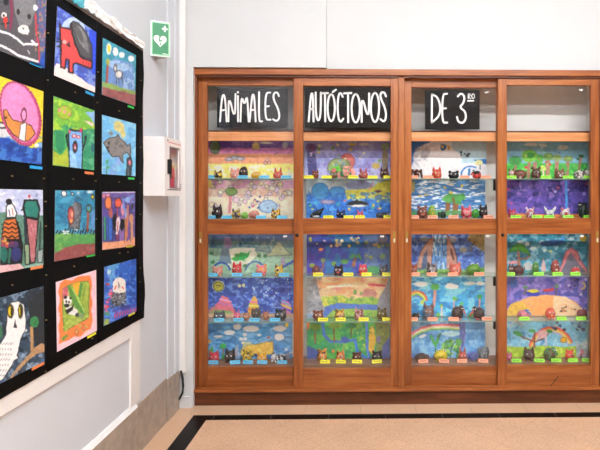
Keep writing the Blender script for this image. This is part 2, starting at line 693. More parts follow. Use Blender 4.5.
SH = [1.806, 1.478, 1.006, 0.637, 0.283]            # tops of the five display levels
colx = [(203, 297), (299, 395), (405, 500.5), (502.5, 600)]
YSB = 4.30
s = MB()
xc = X(401)
s.box(xl, xl + 0.02, 4.04, 4.385, 0.1, zc - 0.03)
s.box(xr - 0.02, xr, 4.04, 4.385, 0.1, zc - 0.03)
s.box(xl, xr, 4.31, 4.385, 0.02, zc - 0.01)
s.box(xl, xr, 4.04, 4.31, zc - 0.03, zc)
s.box(xc - 0.012, xc + 0.012, 4.08, 4.31, SH[4], zc - 0.03)
part(s, 'case', INSIDE)
part(MB().box(xl + 0.02, xr - 0.02, 4.0745, 4.31, SH[4] - 0.04, SH[4] - 0.0005), 'bottom_board', SHELFW)
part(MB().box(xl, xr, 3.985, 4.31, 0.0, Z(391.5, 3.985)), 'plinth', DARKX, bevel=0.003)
part(MB().box(xl, xr, 3.965, 4.04, Z(391.5, 3.97), Z(388.6, 3.97)), 'sill', WOODX, bevel=0.004)
s = MB()
s.box(xl, xr, 3.975, 4.04, Z(75.2, 3.975), zc)
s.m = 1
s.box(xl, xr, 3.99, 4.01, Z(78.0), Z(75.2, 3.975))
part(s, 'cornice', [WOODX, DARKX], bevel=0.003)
part(MB().box(xl, X(197), 3.992, 4.06, Z(388.6), Z(75)), 'side_frame', DARKZ, bevel=0.002)
part(MB().box(X(599), xr, 3.992, 4.06, Z(388.6), Z(75)), 'side_frame', DARKZ, bevel=0.002)
part(MB().box(X(398.2), X(404.2), 3.99, 4.08, Z(388.6), Z(75)), 'centre_post', WOODZ, bevel=0.003)
for a, c in ((197, 398.2), (404.2, 599)):
    s = MB()
    s.box(X(a), X(c), 4.078, 4.105, Z(141.0, 4.078), Z(132.2, 4.078))
    s.m = 1
    s.box(X(a), X(c), 4.078, 4.30, Z(132.2, 4.078), Z(130.6, 4.078))
    part(s, 'crossbar', [PALEX, DARKX], bevel=0.002)

BRASS = plain('worn_brass', 'a5803c', 0.4, 0.25)
BRIGHT = plain('polished_steel', 'e8e4d4', 0.3, 0.1)
BLK = plain('black_iron', '0c0a0a', 0.6)
# door: (outer left, glass left, glass right, outer right, front Y, top glass, rail top, rail bottom, bottom glass, bottom, pull px, keyhole px)
DOORS = [(197, 207.3, 293.5, 303, 4.041, 86.0, 219.0, 234.0, 366.0, 387.5, 200.5, None),
         (293.5, 303, 390.7, 398.2, 4.002, 86.0, 218.3, 234.2, 368.2, 389.0, 394.3, 297),
         (404.2, 411.5, 496.5, 507, 4.041, 87.3, 218.8, 234.3, 367.3, 387.5, 406.8, None),
         (498, 507, 591, 599, 4.002, 84.6, 218.2, 234.2, 366.0, 389.0, 597.3, 502.7)]
where = ['leftmost', 'second', 'third', 'rightmost']
for (a, g0, g1, c, y, t0, r0, r1, b0, b1, pull, key) in DOORS:
    s = MB()
    y1 = y + 0.032
    za, zb = Z(78.2, y), Z(b1, y)
    s.m = 0
    s.box(X(a, y), X(g0, y), y, y1, zb, za)
    s.box(X(g1, y), X(c, y), y, y1, zb, za)
    s.m = 1
    for (q0, q1) in ((78.2, t0), (r0, r1), (b0, b1)):
        s.box(X(g0, y), X(g1, y), y + 0.002, y1 - 0.001, Z(q1, y), Z(q0, y))
    d = part(s, 'sliding_door', [WOODZ, WOODX], bevel=0.0025)
    for (q0, q1) in ((t0, r0), (r1, b0)):
        p = MB().box(X(g0, y), X(g1, y), y + 0.014, y + 0.018, Z(q1, y), Z(q0, y)).build('glass_pane', GLASS, d)
    xp = X(pull, y)
    s = MB().box(xp - 0.011, xp + 0.011, y - 0.003, y + 0.001, Z(243.2, y), Z(231.5, y))
    h = s.build('pull_plate', BRASS, d, 0.001)
    s = MB().box(xp - 0.006, xp + 0.006, y - 0.0042, y - 0.0028, Z(242.2, y), Z(238.5, y))
    s.build('finger_recess', BRIGHT, d, 0.001)
    if key:
        xk, zk = X(key, y), Z(235.2, y)
        MB().tube([(xk, y - 0.002, zk), (xk, y + 0.004, zk)], 0.014, 20).build('lock', BLK, d)
    if a > 490:
        z0_ = pt(550.8, 386, y); z1_ = pt(558.3, 376.5, y)
        MB().ribbon([(z0_[0], y + 0.0018, z0_[2]), (z1_[0], y + 0.0018, z1_[2])], 0.006, (0, -1, 0), 0.0006).build('scratch', BLK, d)
    # small white blocks standing in for flash reflections on the panes
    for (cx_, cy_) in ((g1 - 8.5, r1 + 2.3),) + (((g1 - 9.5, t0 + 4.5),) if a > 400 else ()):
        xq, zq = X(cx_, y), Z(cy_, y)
        MB().box(xq - 0.015, xq + 0.015, y + 0.009, y + 0.0135, zq - 0.007, zq + 0.007).build('glass_glint', LH, d, 0.002)
# glass shelves
for ci, (a, c) in enumerate(colx):
    for li in range(4):
        z = SH[li]
        q = MB().box(X(a, 4.1), X(c, 4.1), 4.09, YSB, z - 0.008, z - 0.0005)
        q.m = 1
        q.box(X(a, 4.1), X(c, 4.1), 4.087, 4.09, z - 0.008, z - 0.0005)
        part(q, 'shelf', [SHELFG, plain('ground_glass_edge', '86a092', 0.3)])
for zi, bh in ((0, 0.1), (2, 0.085), (3, 0.072)):
    z = SH[zi]
    part(MB().box(X(493.3, 4.11), X(496.9, 4.11), 4.095, 4.125, z - bh, z - 0.008), 'shelf_bracket', BLK, bevel=0.003)
    part(MB().box(X(588.5, 4.12), X(590.5, 4.12), 4.1, 4.13, z - 0.3, z - 0.008), 'shelf_upright', plain('grey_metal', '77786e', 0.4, 0.5))

# ------------------------------------------------------------------ lettered cards behind the top panes
CARD = paint('charcoal_card', '131112', 0.85, 0.15, 20)
CHALK = plain('white_marker', 'f4f4f2', 0.6)


def ell(cx, cy, rx, ry, n=16):
    return [(cx + rx * math.sin(2 * math.pi * i / n), cy - ry * math.cos(2 * math.pi * i / n)) for i in range(n + 1)]


SIGNS = [
 ('ANIMALES', (217, 88.5, 288, 127.6), 4.0605, (205, 80, 6.316), [
   [(95, 262), (104, 140), (112, 95), (122, 93), (130, 150), (137, 262)], [(103, 192), (131, 188)],
   [(148, 262), (150, 88), (189, 258), (193, 88)], [(209, 262), (208, 102)], [(208, 76), (208, 79)],
   [(224, 262), (230, 92), (250, 165), (266, 85), (276, 262)], [(282, 262), (296, 110), (304, 86), (312, 110), (320, 262)], [(289, 190), (316, 188)],
   [(342, 76), (340, 262), (360, 261)], [(412, 79), (382, 82), (380, 250), (414, 251)], [(382, 168), (404, 165)],
   [(467, 102), (458, 78), (436, 80), (430, 118), (464, 185), (472, 235), (455, 262), (430, 248)]]),
 ('AUTOCTONOS', (305, 87.0, 390.3, 127.6), 4.0215, (295, 75, 5.714), [
   [(78, 265), (90, 120), (97, 100), (102, 120), (106, 265)], [(84, 195), (104, 195)],
   [(118, 100), (119, 230), (133, 268), (147, 230), (148, 100)], [(152, 105), (188, 103)], [(171, 105), (173, 265)],
   ell(207, 187, 21, 78), [(216, 97), (234, 84)],
   [(273, 125), (262, 100), (248, 112), (242, 190), (249, 255), (262, 270), (276, 250)],
   [(280, 105), (322, 103)], [(303, 105), (304, 270)], ell(347, 190, 24, 82),
   [(381, 268), (380, 105), (421, 265), (424, 105)], ell(457, 185, 24, 84),
   [(520, 122), (510, 98), (490, 100), (487, 130), (514, 185), (522, 235), (510, 270), (488, 252)]]),
 ('DE 3RO', (425, 90.2, 479.6, 129.4), 4.0605, (405, 75, 5.714), [
   [(153, 272), (154, 110)], [(154, 110), (185, 125), (204, 180), (196, 235), (153, 272)],
   [(240, 107), (214, 110), (212, 272), (240, 272)], [(213, 192), (234, 190)],
   [(302, 122), (320, 102), (341, 122), (335, 160), (310, 184), (345, 208), (349, 250), (330, 276), (304, 268), (297, 240)]]),
]
SLAB = ['ANIMALES lettered in white on black card, leftmost top pane',
        'AUTÓCTONOS lettered in white on black card, second top pane',
        'DE 3RO lettered in white on black card, third top pane']
for k, (txt, (x0, y0, x1, y1), Y, (ox, oy, sc), strokes) in enumerate(SIGNS):
    c0 = pt((x0 + x1) / 2, y1, Y)
    sign = tag(empty('lettered_sign', c0), SLAB[k], 'sign', 'lettered cards in the top panes')
    off = Vector(c0)
    q = MB()
    A = pt(x0, y0, Y); B = pt(x1, y1, Y)
    q.box(A[0] - off.x, B[0] - off.x, 0.0, 0.004, B[2] - off.z, A[2] - off.z)
    q.build('card', CARD, sign)
    q = MB()
    for st in strokes:
        q.ribbon([Vector(pt(ox + u / sc, oy + w / sc, Y)) - off for u, w in st], 0.0158 if k else 0.015, (0, -1, 0), 0.0008)
    if k == 2:
        for st in ([(361, 136), (361, 106), (373, 109), (371, 120), (361, 122), (375, 136)], ell(389, 121, 8, 13)):
            q.ribbon([Vector(pt(ox + u / sc, oy + w / sc, Y)) - off for u, w in st], 0.007, (0, -1, 0), 0.0008)
        q.ribbon([Vector(pt(ox + u / sc, oy + w / sc, Y)) - off for u, w in [(359, 148), (391, 147)]], 0.012, (0, -1, 0), 0.0008)
    q.build('lettering', CHALK, sign)

# ------------------------------------------------------------------ painted backdrops
def a1(p):
    p.fr(190, 130, 5.4545).g([(0, '6a4cae'), (97, 'd584c4'), (128, 'f0a47c'), (183, 'f4e67e')], 0.3)
    p.b('fbf8ea', .16, .52, (90, 190, 580, 300)).b('8a5ab8', .12, .55, (90, 60, 580, 130), .5, (.4, 1))
    p.e(137, 92, 26, 36, '7a9a78', ol='4a6a58').e(360, 88, 22, 21, 'd8c078').e(518, 82, 16, 18, 'a8a0b8').e(415, 70, 34, 6, 'e8ece0')
    for x, y in ((215, 160), (245, 150), (275, 156)): p.e(x, y, 20, 9, 'b9b4bc', ol='8a8590')
    for x, y in ((420, 165), (412, 178), (432, 178)): p.e(x, y, 10, 9, None, ol='7a6a80', ow=.3)
    p.l([(460, 132), (480, 126)], 4, '5a5080').d(14, (110, 195, 560, 250), 5, ['e8c860', 'fff6d8', 'd8b0a0'])


def a2(p):
    p.fr(190, 130, 5.4545).g([(260, 'e0a8cc'), (320, 'ecc0b0'), (365, 'efe0c4')], .25)
    p.b('f4e6d0', .14, .5, None, .6).d(46, (105, 275, 560, 430), 11, ['e8c8d4', 'efe4d4', 'e8d0a8', 'dcc8e0'], '8a8690')
    p.e(103, 290, 16, 26, 'd8c060').l([(222, 340), (216, 450)], 17, 'd68a90').e(226, 335, 29, 21, '8aa862', ol='5a7a48')
    p.e(425, 418, 48, 34, 'aacbe6', ol='6a98c8').e(425, 425, 4, 4, '3060a0')
    p.d(12, (320, 360, 390, 430), 4, ['3a5ab8', '2a4a9a', 'd04060'])


def a3(p):
    p.fr(190, 205, 5.29).g([(0, '54709c'), (190, '5c8890'), (228, '8fb49a')], .35)
    p.b('2f5a80', .2, .52, (95, 150, 340, 225), .8).p([(170, 245), (240, 225), (345, 228), (355, 265), (290, 330), (200, 335)], 'd2d8c0')
    p.p([(150, 310), (175, 200), (200, 195), (220, 310)], '6a8290').p([(178, 170), (215, 168), (220, 225), (185, 230)], '8a7aa0')
    p.p([(215, 285), (250, 265), (270, 250), (300, 255), (318, 240), (310, 275), (285, 290), (300, 300), (270, 292), (240, 298)], '2f9c4c').e(247, 267, 12, 10, '2f8a44')
    p.p([(400, 270), (470, 195), (540, 265)], 'a9b78c', '6a8078').p([(345, 240), (395, 185), (430, 250)], '7c9c98', '55748a')
    for x, y in ((120, 303), (290, 322), (398, 270), (115, 255), (365, 270)): p.e(x, y, 11, 9, '3a7a48')
    p.arc(165, 350, 45, 10, 150, 9, '2c4c9c').arc(345, 352, 52, 30, 170, 7, '3c5c9c').l([(495, 325), (560, 290)], 12, '3258b0').p([(478, 320), (482, 280), (500, 275), (505, 320)], 'a090a8')
    p.b('c8dcc8', .35, .62, (340, 155, 560, 250), .5)


def a4(p):
    p.fr(190, 285, 5.29).f('3352ac', .3).b('6f98d8', .32, .54, None, .85, (.8, 1.2)).b('d0e0f2', .5, .66, (330, -40, 560, 120), .8).b('22388c', .2, .6)
    p.e(150, 6, 32, 30, 'e8ecd8').e(150, 8, 26, 25, 'b8b43c', ol='586020').l([(140, 4), (146, 4)], 4, '303010').l([(154, 4), (160, 4)], 4, '303010')
    p.e(262, 4, 9, 8, 'e8dca0').e(283, 2, 8, 9, 'e8dca0')
    p.p([(90, 200), (100, 130), (140, 105), (200, 120), (245, 150), (250, 200)], 'b97868').p([(130, 110), (150, 90), (172, 55), (205, 70), (222, 105), (240, 150), (150, 135)], 'd8707c')
    p.l([(160, 75), (215, 88)], 9, 'e8a0c8').l([(150, 95), (225, 110)], 8, 'c070b0').e(165, 150, 60, 18, '7aa05c')
    p.p([(300, 160), (318, 90), (340, 55), (355, 75), (372, 165)], 'e0a848').l([(320, 88), (357, 92)], 8, 'e870b0').l([(312, 108), (362, 112)], 8, 'f0e070').l([(305, 130), (367, 135)], 9, 'd87840')
    p.p([(480, 150), (488, 80), (520, 88), (535, 105), (535, 150)], 'd878b8').l([(485, 85), (530, 108)], 7, '50b0c0').l([(482, 102), (534, 124)], 8, 'f0d850').l([(482, 118), (534, 138)], 7, '4070c8')
    p.g([(146, 'c09c80')], .35) if False else p.b('c8a488', .5, .2, (90, 150, 560, 190), .9)


def a5(p):
    p.fr(190, 285, 5.29).f('4a8cc0', .35).b('7fb6dc', .22, .5, None, .7, (.6, 1.4)).b('2c62a0', .22, .56, None, .6, (.6, 1.4))
    for e in ((210, 252, 30, 13), (250, 222, 22, 14), (322, 232, 42, 16), (475, 230, 34, 15), (472, 276, 26, 18), (150, 272, 24, 7), (290, 262, 12, 9), (270, 286, 11, 8), (292, 285, 10, 8), (280, 305, 10, 6), (365, 265, 10, 6)):
        p.e(*e, 'eeeae4')
    p.p([(270, 345), (300, 322), (360, 312), (438, 298), (442, 365), (270, 378)], 'cfa94c', '9a7a38').b('e4cc70', .3, .55, (270, 300, 442, 370), .6)
    p.e(512, 212, 10, 10, 'f0b820').l([(176, 325), (176, 395)], 8, '8a5a38').e(174, 322, 16, 14, '38aa4c').p([(100, 345), (120, 320), (128, 390), (98, 390)], '4a9a50').p([(160, 400), (180, 355), (185, 400)], '2f9048')
    p.p([(225, 380), (250, 310), (262, 380)], '9aa0b0').e(415, 278, 8, 5, 'b04838').d(10, (440, 340, 560, 385), 8, ['8a8a9c', '5a6a98', 'c8d0d8']).e(103, 298, 9, 9, 'd8a040')
    p.d(8, (280, 340, 360, 385), 6, ['2a5a3a', 'e8c840', '1c3a6a'])


def b1(p):
    p.fr(290, 130, 5.4545).f('8c8cc8', .3).b('a9b0dc', .18, .5, None, .7).g([(208, 'b8b8e2')], .3).b('8a70c0', .2, .55, (150, 180, 540, 250), .6)
    p.p([(92, 110), (135, 105), (150, 240), (100, 245), (95, 180)], '4c4c88').e(115, 95, 30, 22, '6a3c78').d(7, (98, 120, 132, 230), 5, ['d8c8e8', '302c50', 'b070b0']).e(112, 97, 4, 4, '201430')
    p.e(312, 172, 40, 42, 'c86a64', ol='a04a48').e(268, 205, 62, 50, '8f9f66', ol='5a6a44').d(34, (215, 165, 325, 235), 7, ['5a6a48', 'b8c880', '7a9ab0', '98a070'])
    p.e(305, 235, 52, 38, 'f0a498').p([(215, 205), (265, 190), (285, 220), (240, 240)], '66c040').e(240, 222, 12, 16, 'f07878').d(12, (150, 80, 520, 180), 6, ['d8c850', '6a9a50', 'e8e0a0'])
    p.e(405, 78, 30, 8, 'c8c4c0').e(340, 78, 18, 7, 'd0b840').e(518, 160, 16, 70, '8a7a60').e(520, 90, 22, 20, '8aa078').e(470, 195, 22, 16, 'c8b060')


def b2(p):
    p.fr(290, 130, 5.4545).f('a8b8c4', .25).b('c4ced4', .2, .5, None, .7).g([(352, '3f88d8')], .3)
    p.e(165, 335, 46, 45, '4a94cc', ol='3670b0').e(258, 340, 44, 30, '4a90cc', ol='3670b0').p([(300, 330), (440, 318), (480, 290), (550, 270), (550, 395), (450, 380), (380, 372), (310, 380)], 'd2c846').b('e4e080', .3, .55, (300, 280, 550, 390), .6)
    p.e(375, 300, 75, 24, '8288ac').e(480, 335, 20, 8, '6a4858').l([(430, 330), (455, 285)], 5, 'd87878').g([(398, '3a80d8')], .3).b('2a60b8', .3, .5, (90, 340, 550, 460), .7).b('70b8e8', .4, .62, (90, 340, 550, 460), .7)
    p.e(370, 404, 56, 17, '1c1e26').e(372, 414, 46, 6, 'eceff2').p([(350, 392), (365, 375), (375, 392)], '1c1e26').e(205, 392, 34, 10, 'b0a8c8', ol='8078a0').e(455, 410, 8, 8, 'd8d050')
    p.d(18, (100, 350, 540, 440), 5, ['40c0c0', 'e06890', 'e0e060', '203878', '60d080'])


def b3(p):
    p.fr(290, 205, 5.29).f('3c50a8', .35).b('5a48a8', .14, .5, (85, 150, 250, 370), .8).b('2a78a8', .16, .48, (190, 150, 400, 370), .8).p([(385, 150), (530, 150), (530, 370), (395, 370)], '5a78a4').b('3c58a0', .2, .5, (385, 150, 530, 370), .7)
    p.e(108, 183, 8, 14, 'b8b83c').d(16, (130, 165, 380, 225), 7, ['e8d0a0', 'd8c8c0', 'c8b060']).e(165, 235, 13, 7, 'd88838', -20).d(9, (400, 180, 520, 290), 7, ['b0b868', '90a058', 'c8b890'])
    p.p([(325, 325), (340, 275), (352, 278), (345, 328)], '8a5a40').p([(310, 285), (330, 255), (350, 268), (375, 248), (365, 280), (345, 275)], '4f9a58').p([(345, 262), (378, 270), (380, 295)], '4f9a58')
    p.l([(168, 360), (178, 290)], 8, '8a6a58').e(176, 293, 12, 12, '7a9a60').e(117, 320, 15, 11, '8a9a40').e(287, 300, 20, 14, '5f9c58').e(232, 310, 12, 12, '7a9a48').e(440, 345, 36, 24, '4f9a68').l([(400, 300), (405, 260)], 6, '6a7a58').e(490, 272, 15, 16, '7a9a70')
    p.e(490, 180, 26, 26, '6a6470')


def b4(p):
    p.fr(290, 285, 5.29).f('eda478', .3).b('f6c89c', .2, .5, None, .8, (.5, 1)).b('d88a90', .2, .6, (170, -50, 480, 60), .6, (.4, 1)).l([(200, 10), (330, 2)], 9, 'f0dcc8').l([(420, -2), (500, 4)], 14, 'd05868')
    p.e(420, 50, 40, 30, 'c08880').e(345, 38, 9, 15, '6a9a58').e(376, 45, 7, 10, '7aa060')
    p.p([(80, 75), (170, 62), (270, 55), (330, 75), (400, 62), (480, 72), (490, 190), (80, 190)], '8cb450').b('d0c850', .2, .52, (150, 55, 300, 115), .8).b('5a9050', .25, .55, (230, 60, 480, 190), .7)
    p.p([(150, 190), (185, 115), (250, 95), (330, 100), (480, 105), (480, 135), (330, 125), (230, 130), (195, 165), (180, 195)], '4a72bc')
    p.p([(60, -60), (135, -60), (145, 0), (160, 60), (185, 130), (150, 190), (60, 190)], '959aa2').p([(530, -60), (500, 20), (470, 70), (460, 130), (500, 190), (540, 190)], '8a8f9a').b('b8bcc2', .35, .58, (60, -60, 170, 190), .6).b('6a7078', .35, .6, (60, -60, 170, 190), .6)
    p.p([(70, 150), (180, 165), (180, 200), (70, 200)], '7a9ac0')


def b5(p):
    p.fr(290, 285, 5.29).f('2f9460', .35).b('58b04c', .16, .52, None, .8).b('8ab44c', .2, .58, (200, 190, 400, 410), .7)
    p.l([(172, 195), (180, 265), (215, 300), (290, 300), (345, 290), (355, 350), (405, 390)], 15, '3a70c0').e(290, 290, 22, 18, '3560b0').l([(405, 195), (408, 330), (420, 395)], 14, '4a78c4').p([(420, 225), (440, 215), (455, 290), (440, 370), (415, 345)], 'd0a840').p([(450, 195), (525, 195), (525, 400), (460, 395)], '7a8a50').p([(490, 320), (530, 270), (530, 400), (480, 400)], '5a6cac')
    p.p([(90, 320), (160, 350), (150, 395), (88, 395)], '3f5a9c').p([(88, 195), (108, 195), (100, 235), (88, 235)], 'e07848')
    for x, y in ((132, 222), (232, 215)):
        p.l([(x, y), (x + 2, y + 85)], 9, '7a5a38').e(x, y, 30, 16, '6f9c3c')
    p.l([(325, 215), (322, 280)], 6, '5a4a38').e(325, 215, 24, 14, '2c7848').e(468, 290, 10, 22, '7a70a0').e(228, 350, 8, 10, 'e08040').d(8, (380, 220, 520, 380), 5, ['4a6a30', 'b0b848'])


def c1(p):
    p.fr(400, 130, 5.4545).f('e4e4e8', .12).p([(280, 60), (480, 60), (480, 180), (285, 182)], 'b4d2dc', mot=.15)
    p.p([(50, 60), (170, 60), (110, 100), (75, 170), (50, 230)], '2f68b4').e(190, 150, 118, 82, 'cfd0d4').e(215, 165, 120, 78, 'eeeef0').b('9a9aa2', .45, .55, (80, 80, 150, 170), .6).e(140, 125, 22, 34, 'b8b8c0', 35)
    p.e(235, 95, 14, 15, '3a86c8', ol='2a5a90').e(232, 92, 7, 8, 'e8c040').e(268, 98, 6, 10, 'd8a860').d(5, (330, 120, 390, 160), 6, ['26364a'])
    p.p([(395, 162), (470, 158), (478, 190), (430, 178)], '1f66b0').e(430, 178, 22, 15, 'e0dca0').arc(385, 250, 52, 60, 185, 9, '2f78c0').l([(375, 250), (378, 215)], 12, '2f78b8').e(90, 250, 20, 16, 'c0c8cc')
    p.l([(437, 190), (437, 215)], 4, '404a58')


def c2(p):
    p.fr(400, 130, 5.4545).f('4f88c0', .3).b('e8eef4', .3, .5, None, .95, (.45, 2.0)).b('2f62a4', .3, .56, None, .75, (.5, 1.8)).d(9, (80, 290, 450, 370), 6, ['e8c850', 'c0c8d0'])
    p.p([(60, 280), (82, 280), (78, 330), (60, 350)], 'b8b070').l([(262, 390), (258, 460)], 24, '8f5f3c').l([(305, 395), (298, 460)], 30, '9a6a44')
    p.p([(230, 375), (265, 345), (310, 352), (350, 345), (360, 375), (330, 385), (335, 410), (300, 400), (250, 395)], '4a9c50').e(255, 375, 24, 18, '5aa858').e(325, 370, 28, 18, '54a454').l([(300, 420), (290, 370)], 10, '8a5a38')
    p.b('58a858', .5, .3, (60, 438, 480, 470), .8)


def c3(p):
    p.fr(400, 205, 5.29).f('4a6cb4', .35).b('86a8dc', .3, .54, None, .75).b('2c4690', .25, .57, None, .7)
    p.p([(85, 335), (105, 260), (130, 210), (182, 160), (172, 250), (165, 335)], 'b48a7a', '6a4a48').p([(112, 335), (125, 260), (145, 230), (142, 335)], '4a6080').e(130, 180, 26, 14, '8a96a0')
    p.p([(244, 340), (248, 155), (285, 225), (300, 280), (305, 330)], 'b48a7a', '6a4a48').p([(262, 235), (272, 228), (290, 290), (280, 292)], '6a3a34').p([(178, 158), (248, 158), (246, 340), (168, 340)], '5c8cc0').b('c0dcec', .5, .55, (170, 158, 246, 340), .8, (1.6, .4)).b('2c5890', .5, .6, (170, 158, 246, 340), .8, (1.6, .4))
    p.p([(370, 150), (455, 150), (455, 255), (400, 215), (355, 180)], '9a8a5c').b('6a6048', .3, .52, (355, 150, 455, 250), .7).e(335, 237, 20, 15, '8a8c80').e(280, 180, 18, 18, '9aa0b0')
    p.p([(60, 345), (240, 340), (330, 350), (460, 325), (460, 400), (60, 400)], '74a854').b('4a8848', .4, .5, (60, 335, 460, 400), .7)


def c4(p):
    p.fr(400, 285, 5.29).f('3aa0d4', .3).b('80ccea', .2, .5, None, .8, (.7, 1)).b('1f78b8', .2, .56, None, .8, (.7, 1.2))
    for e in ((110, -5, 36, 14), (275, 8, 34, 14), (370, -8, 30, 9), (425, -8, 24, 10), (265, 0, 18, 10)): p.e(*e, 'f0f2f2')
    for r, c in ((56, 'd84848'), (49, 'e8a040'), (42, 'e8e060'), (35, '60b060'), (28, '6a70c8')): p.arc(88, 85, r, 5, 130, 7, c, r * .95)
    p.l([(186, 20), (178, 115)], 15, 'c89080').e(186, 10, 23, 17, '38a048').l([(288, 75), (284, 120)], 7, 'd0a088').e(290, 72, 13, 9, '58b050')
    p.l([(327, 105), (322, 150)], 6, 'd0a088').e(327, 98, 9, 8, '58b050').l([(421, 70), (420, 130)], 9, 'd8a088').e(422, 62, 14, 12, '3a9050').e(220, 110, 9, 9, '68b848').l([(222, 115), (222, 165)], 9, 'd8b8a0')
    p.e(118, 92, 9, 12, 'b8c848').e(374, 156, 14, 11, '48a050').e(203, 157, 10, 11, '68b050').b('60a860', .5, .4, (60, 168, 460, 200), .7)


def c5(p):
    p.fr(400, 285, 5.29).f('5f9ed0', .3).b('8fc0e4', .18, .5, None, .7).b('3a78b4', .18, .56, None, .7).e(270, 258, 50, 14, 'a8d0e8').e(120, 270, 20, 8, 'd8e8f0', -20).e(390, 215, 60, 24, '4a8cc4')
    for i, c in enumerate(('d85a68', 'e88888', 'f0d8d0', 'e4e090', '78b878')):
        p.l([(62, 255 + i * 7), (110, 228 + i * 6), (170, 212 + i * 6), (240, 208 + i * 6), (312, 214 + i * 6)], 8, c)
    p.p([(314, 188), (348, 188), (345, 290), (335, 335), (322, 335), (315, 290)], '4c5c9c').b('8090c8', .5, .55, (312, 188, 348, 340), .7, (1.5, .5))
    p.l([(188, 335), (184, 390)], 6, '3a6a3a').p([(155, 262), (172, 270), (185, 300), (205, 262), (217, 255), (205, 300), (190, 335), (168, 300)], '38a058').p([(195, 270), (216, 255), (205, 290)], '3a6a48')
    p.d(24, (215, 295, 318, 385), 11, ['58a050', '88b858', '3a7848', '4a9060']).l([(265, 390), (272, 330), (290, 300)], 5, '3a4838').p([(215, 390), (222, 300), (235, 310), (232, 390)], '88c070').e(390, 375, 40, 26, '6a7ac0').b('4a68a0', .4, .5, (60, 360, 180, 400), .7)


def d1(p):
    p.fr(490, 130, 5.4545).f('7fb4cc', .2).b('a8d4e0', .2, .52, None, .5, (.5, 1)).g([(181, '46b84c')], .35).b('78d068', .25, .55, (95, 185, 540, 270), .7)
    for e in ((225, 80, 36, 9), (290, 84, 22, 9), (398, 95, 28, 13)): p.e(*e, 'd8dcdc')
    p.e(137, 168, 36, 24, '3f9448').e(268, 158, 24, 26, '58b048')
    for x, y, rx, ry, c, w in ((215, 142, 42, 34, '74bc44', 18), (318, 146, 28, 20, '6a9c4c', 22), (366, 152, 26, 20, '8fa878', 20), (425, 157, 28, 16, '7f9c60', 18)):
        p.l([(x, y + 10), (x - 6, 262)], w, 'b07c6a').e(x, y, rx, ry, c).e(x + 6, y - 4, rx * .5, ry * .5, '3f9a44' if rx > 30 else '8fb860')
    p.l([(245, 185), (240, 265)], 22, 'b0786c').l([(140, 195), (130, 262)], 12, 'b0806c').l([(497, 145), (482, 225)], 12, 'b07c68').e(497, 142, 16, 9, '3a6a3c').e(480, 160, 8, 6, '3a6a3c').e(288, 208, 17, 17, 'b8d860').l([(290, 215), (291, 258)], 9, 'e0c0b0')
    p.d(8, (190, 110, 330, 220), 5, ['d83838', 'c8e080']).e(378, 122, 5, 3, '303848').e(402, 210, 22, 26, '58b050')


def d2(p):
    p.fr(490, 130, 5.4545).f('5c4ca4', .35).b('7c5cbc', .16, .5, None, .8).b('36347c', .2, .55, None, .8).b('a080cc', .3, .62, (150, 280, 400, 380), .7).d(12, (100, 285, 530, 400), 6, ['b0a0d8', '28286c', 'c05080'])
    p.l([(415, 278), (418, 440)], 13, '4a94dc').p([(492, 440), (500, 400), (530, 390), (532, 440)], '1f3038').fr(490, 205, 5.29).p([(90, 42), (300, 50), (535, 46), (535, 72), (90, 72)], 'e08450').l([(95, 58), (300, 60)], 7, 'e8c050')


def d3(p):
    p.fr(490, 205, 5.29).f('3a8ca8', .35).b('90c4d4', .25, .53, None, .8).b('22607c', .2, .56, None, .7)
    for e in ((275, 200, 16, 12), (228, 230, 18, 10), (198, 205, 12, 10), (290, 240, 12, 8), (160, 195, 16, 8), (430, 180, 14, 8)): p.e(*e, 'b8d4dc')
    p.p([(95, 300), (140, 292), (145, 310), (95, 315)], 'd89098').l([(150, 240), (152, 300), (165, 360)], 14, 'a8705c').l([(152, 285), (190, 285), (212, 268)], 8, 'a8705c')
    p.p([(98, 250), (118, 220), (150, 205), (180, 212), (200, 240), (212, 268), (188, 255), (150, 240), (122, 245)], '4c9c3c', '2c6a38')
    p.p([(360, 365), (380, 310), (405, 240), (430, 225), (460, 245), (480, 290), (515, 345), (515, 370)], 'c87880', '905058').p([(372, 365), (400, 300), (425, 252), (450, 280), (475, 320), (508, 352), (508, 370)], '6c6c7c').b('54586a', .3, .5, (400, 280, 480, 370), .6)
    p.e(384, 185, 10, 20, '4a9cd8').e(494, 175, 18, 20, 'b09a40').p([(270, 352), (280, 275), (290, 300), (298, 352)], 'c0a0a0').e(330, 200, 70, 16, '2c5a98', -5).e(200, 325, 26, 22, 'a8b0b0').e(318, 245, 10, 5, 'c8c058')
    p.b('58a068', .5, .35, (95, 350, 360, 380), .7)


def d4(p):
    p.fr(490, 285, 5.29).f('6a62b8', .3).b('9488d0', .16, .5, None, .8).b('3c4cac', .16, .55, None, .8).e(125, -8, 22, 24, '3868b8').b('2c58a8', .4, .5, (100, -40, 150, 10), .7)
    p.e(298, 152, 195, 100, 'e4a468').e(150, 150, 60, 62, 'd8b04c').p([(205, 170), (235, 70), (300, 55), (340, 58), (330, 170)], 'f0a060').p([(335, 60), (400, 62), (480, 120), (490, 170), (330, 170)], 'e8bc94').d(12, (370, 70, 470, 150), 5, ['3a2c30', 'c08050'])
    p.p([(190, 35), (265, 35), (255, 58), (200, 60)], '2c40b8').e(228, 32, 32, 9, 'd8d040').p([(275, 25), (340, 14), (335, 32), (285, 35)], 'c03c48').l([(186, 50), (186, 10)], 7, '5a5a48').e(186, 12, 12, 8, '48885a').l([(350, 45), (352, 5)], 7, '6a5a50').e(352, 6, 12, 8, '58905a')
    p.arc(488, 5, 15, -80, 80, 8, 'd8c84c').d(10, (360, -40, 520, 60), 5, ['28306c', 'c0b8e0']).b('b0a8b8', .5, .4, (90, 160, 300, 190), .7)


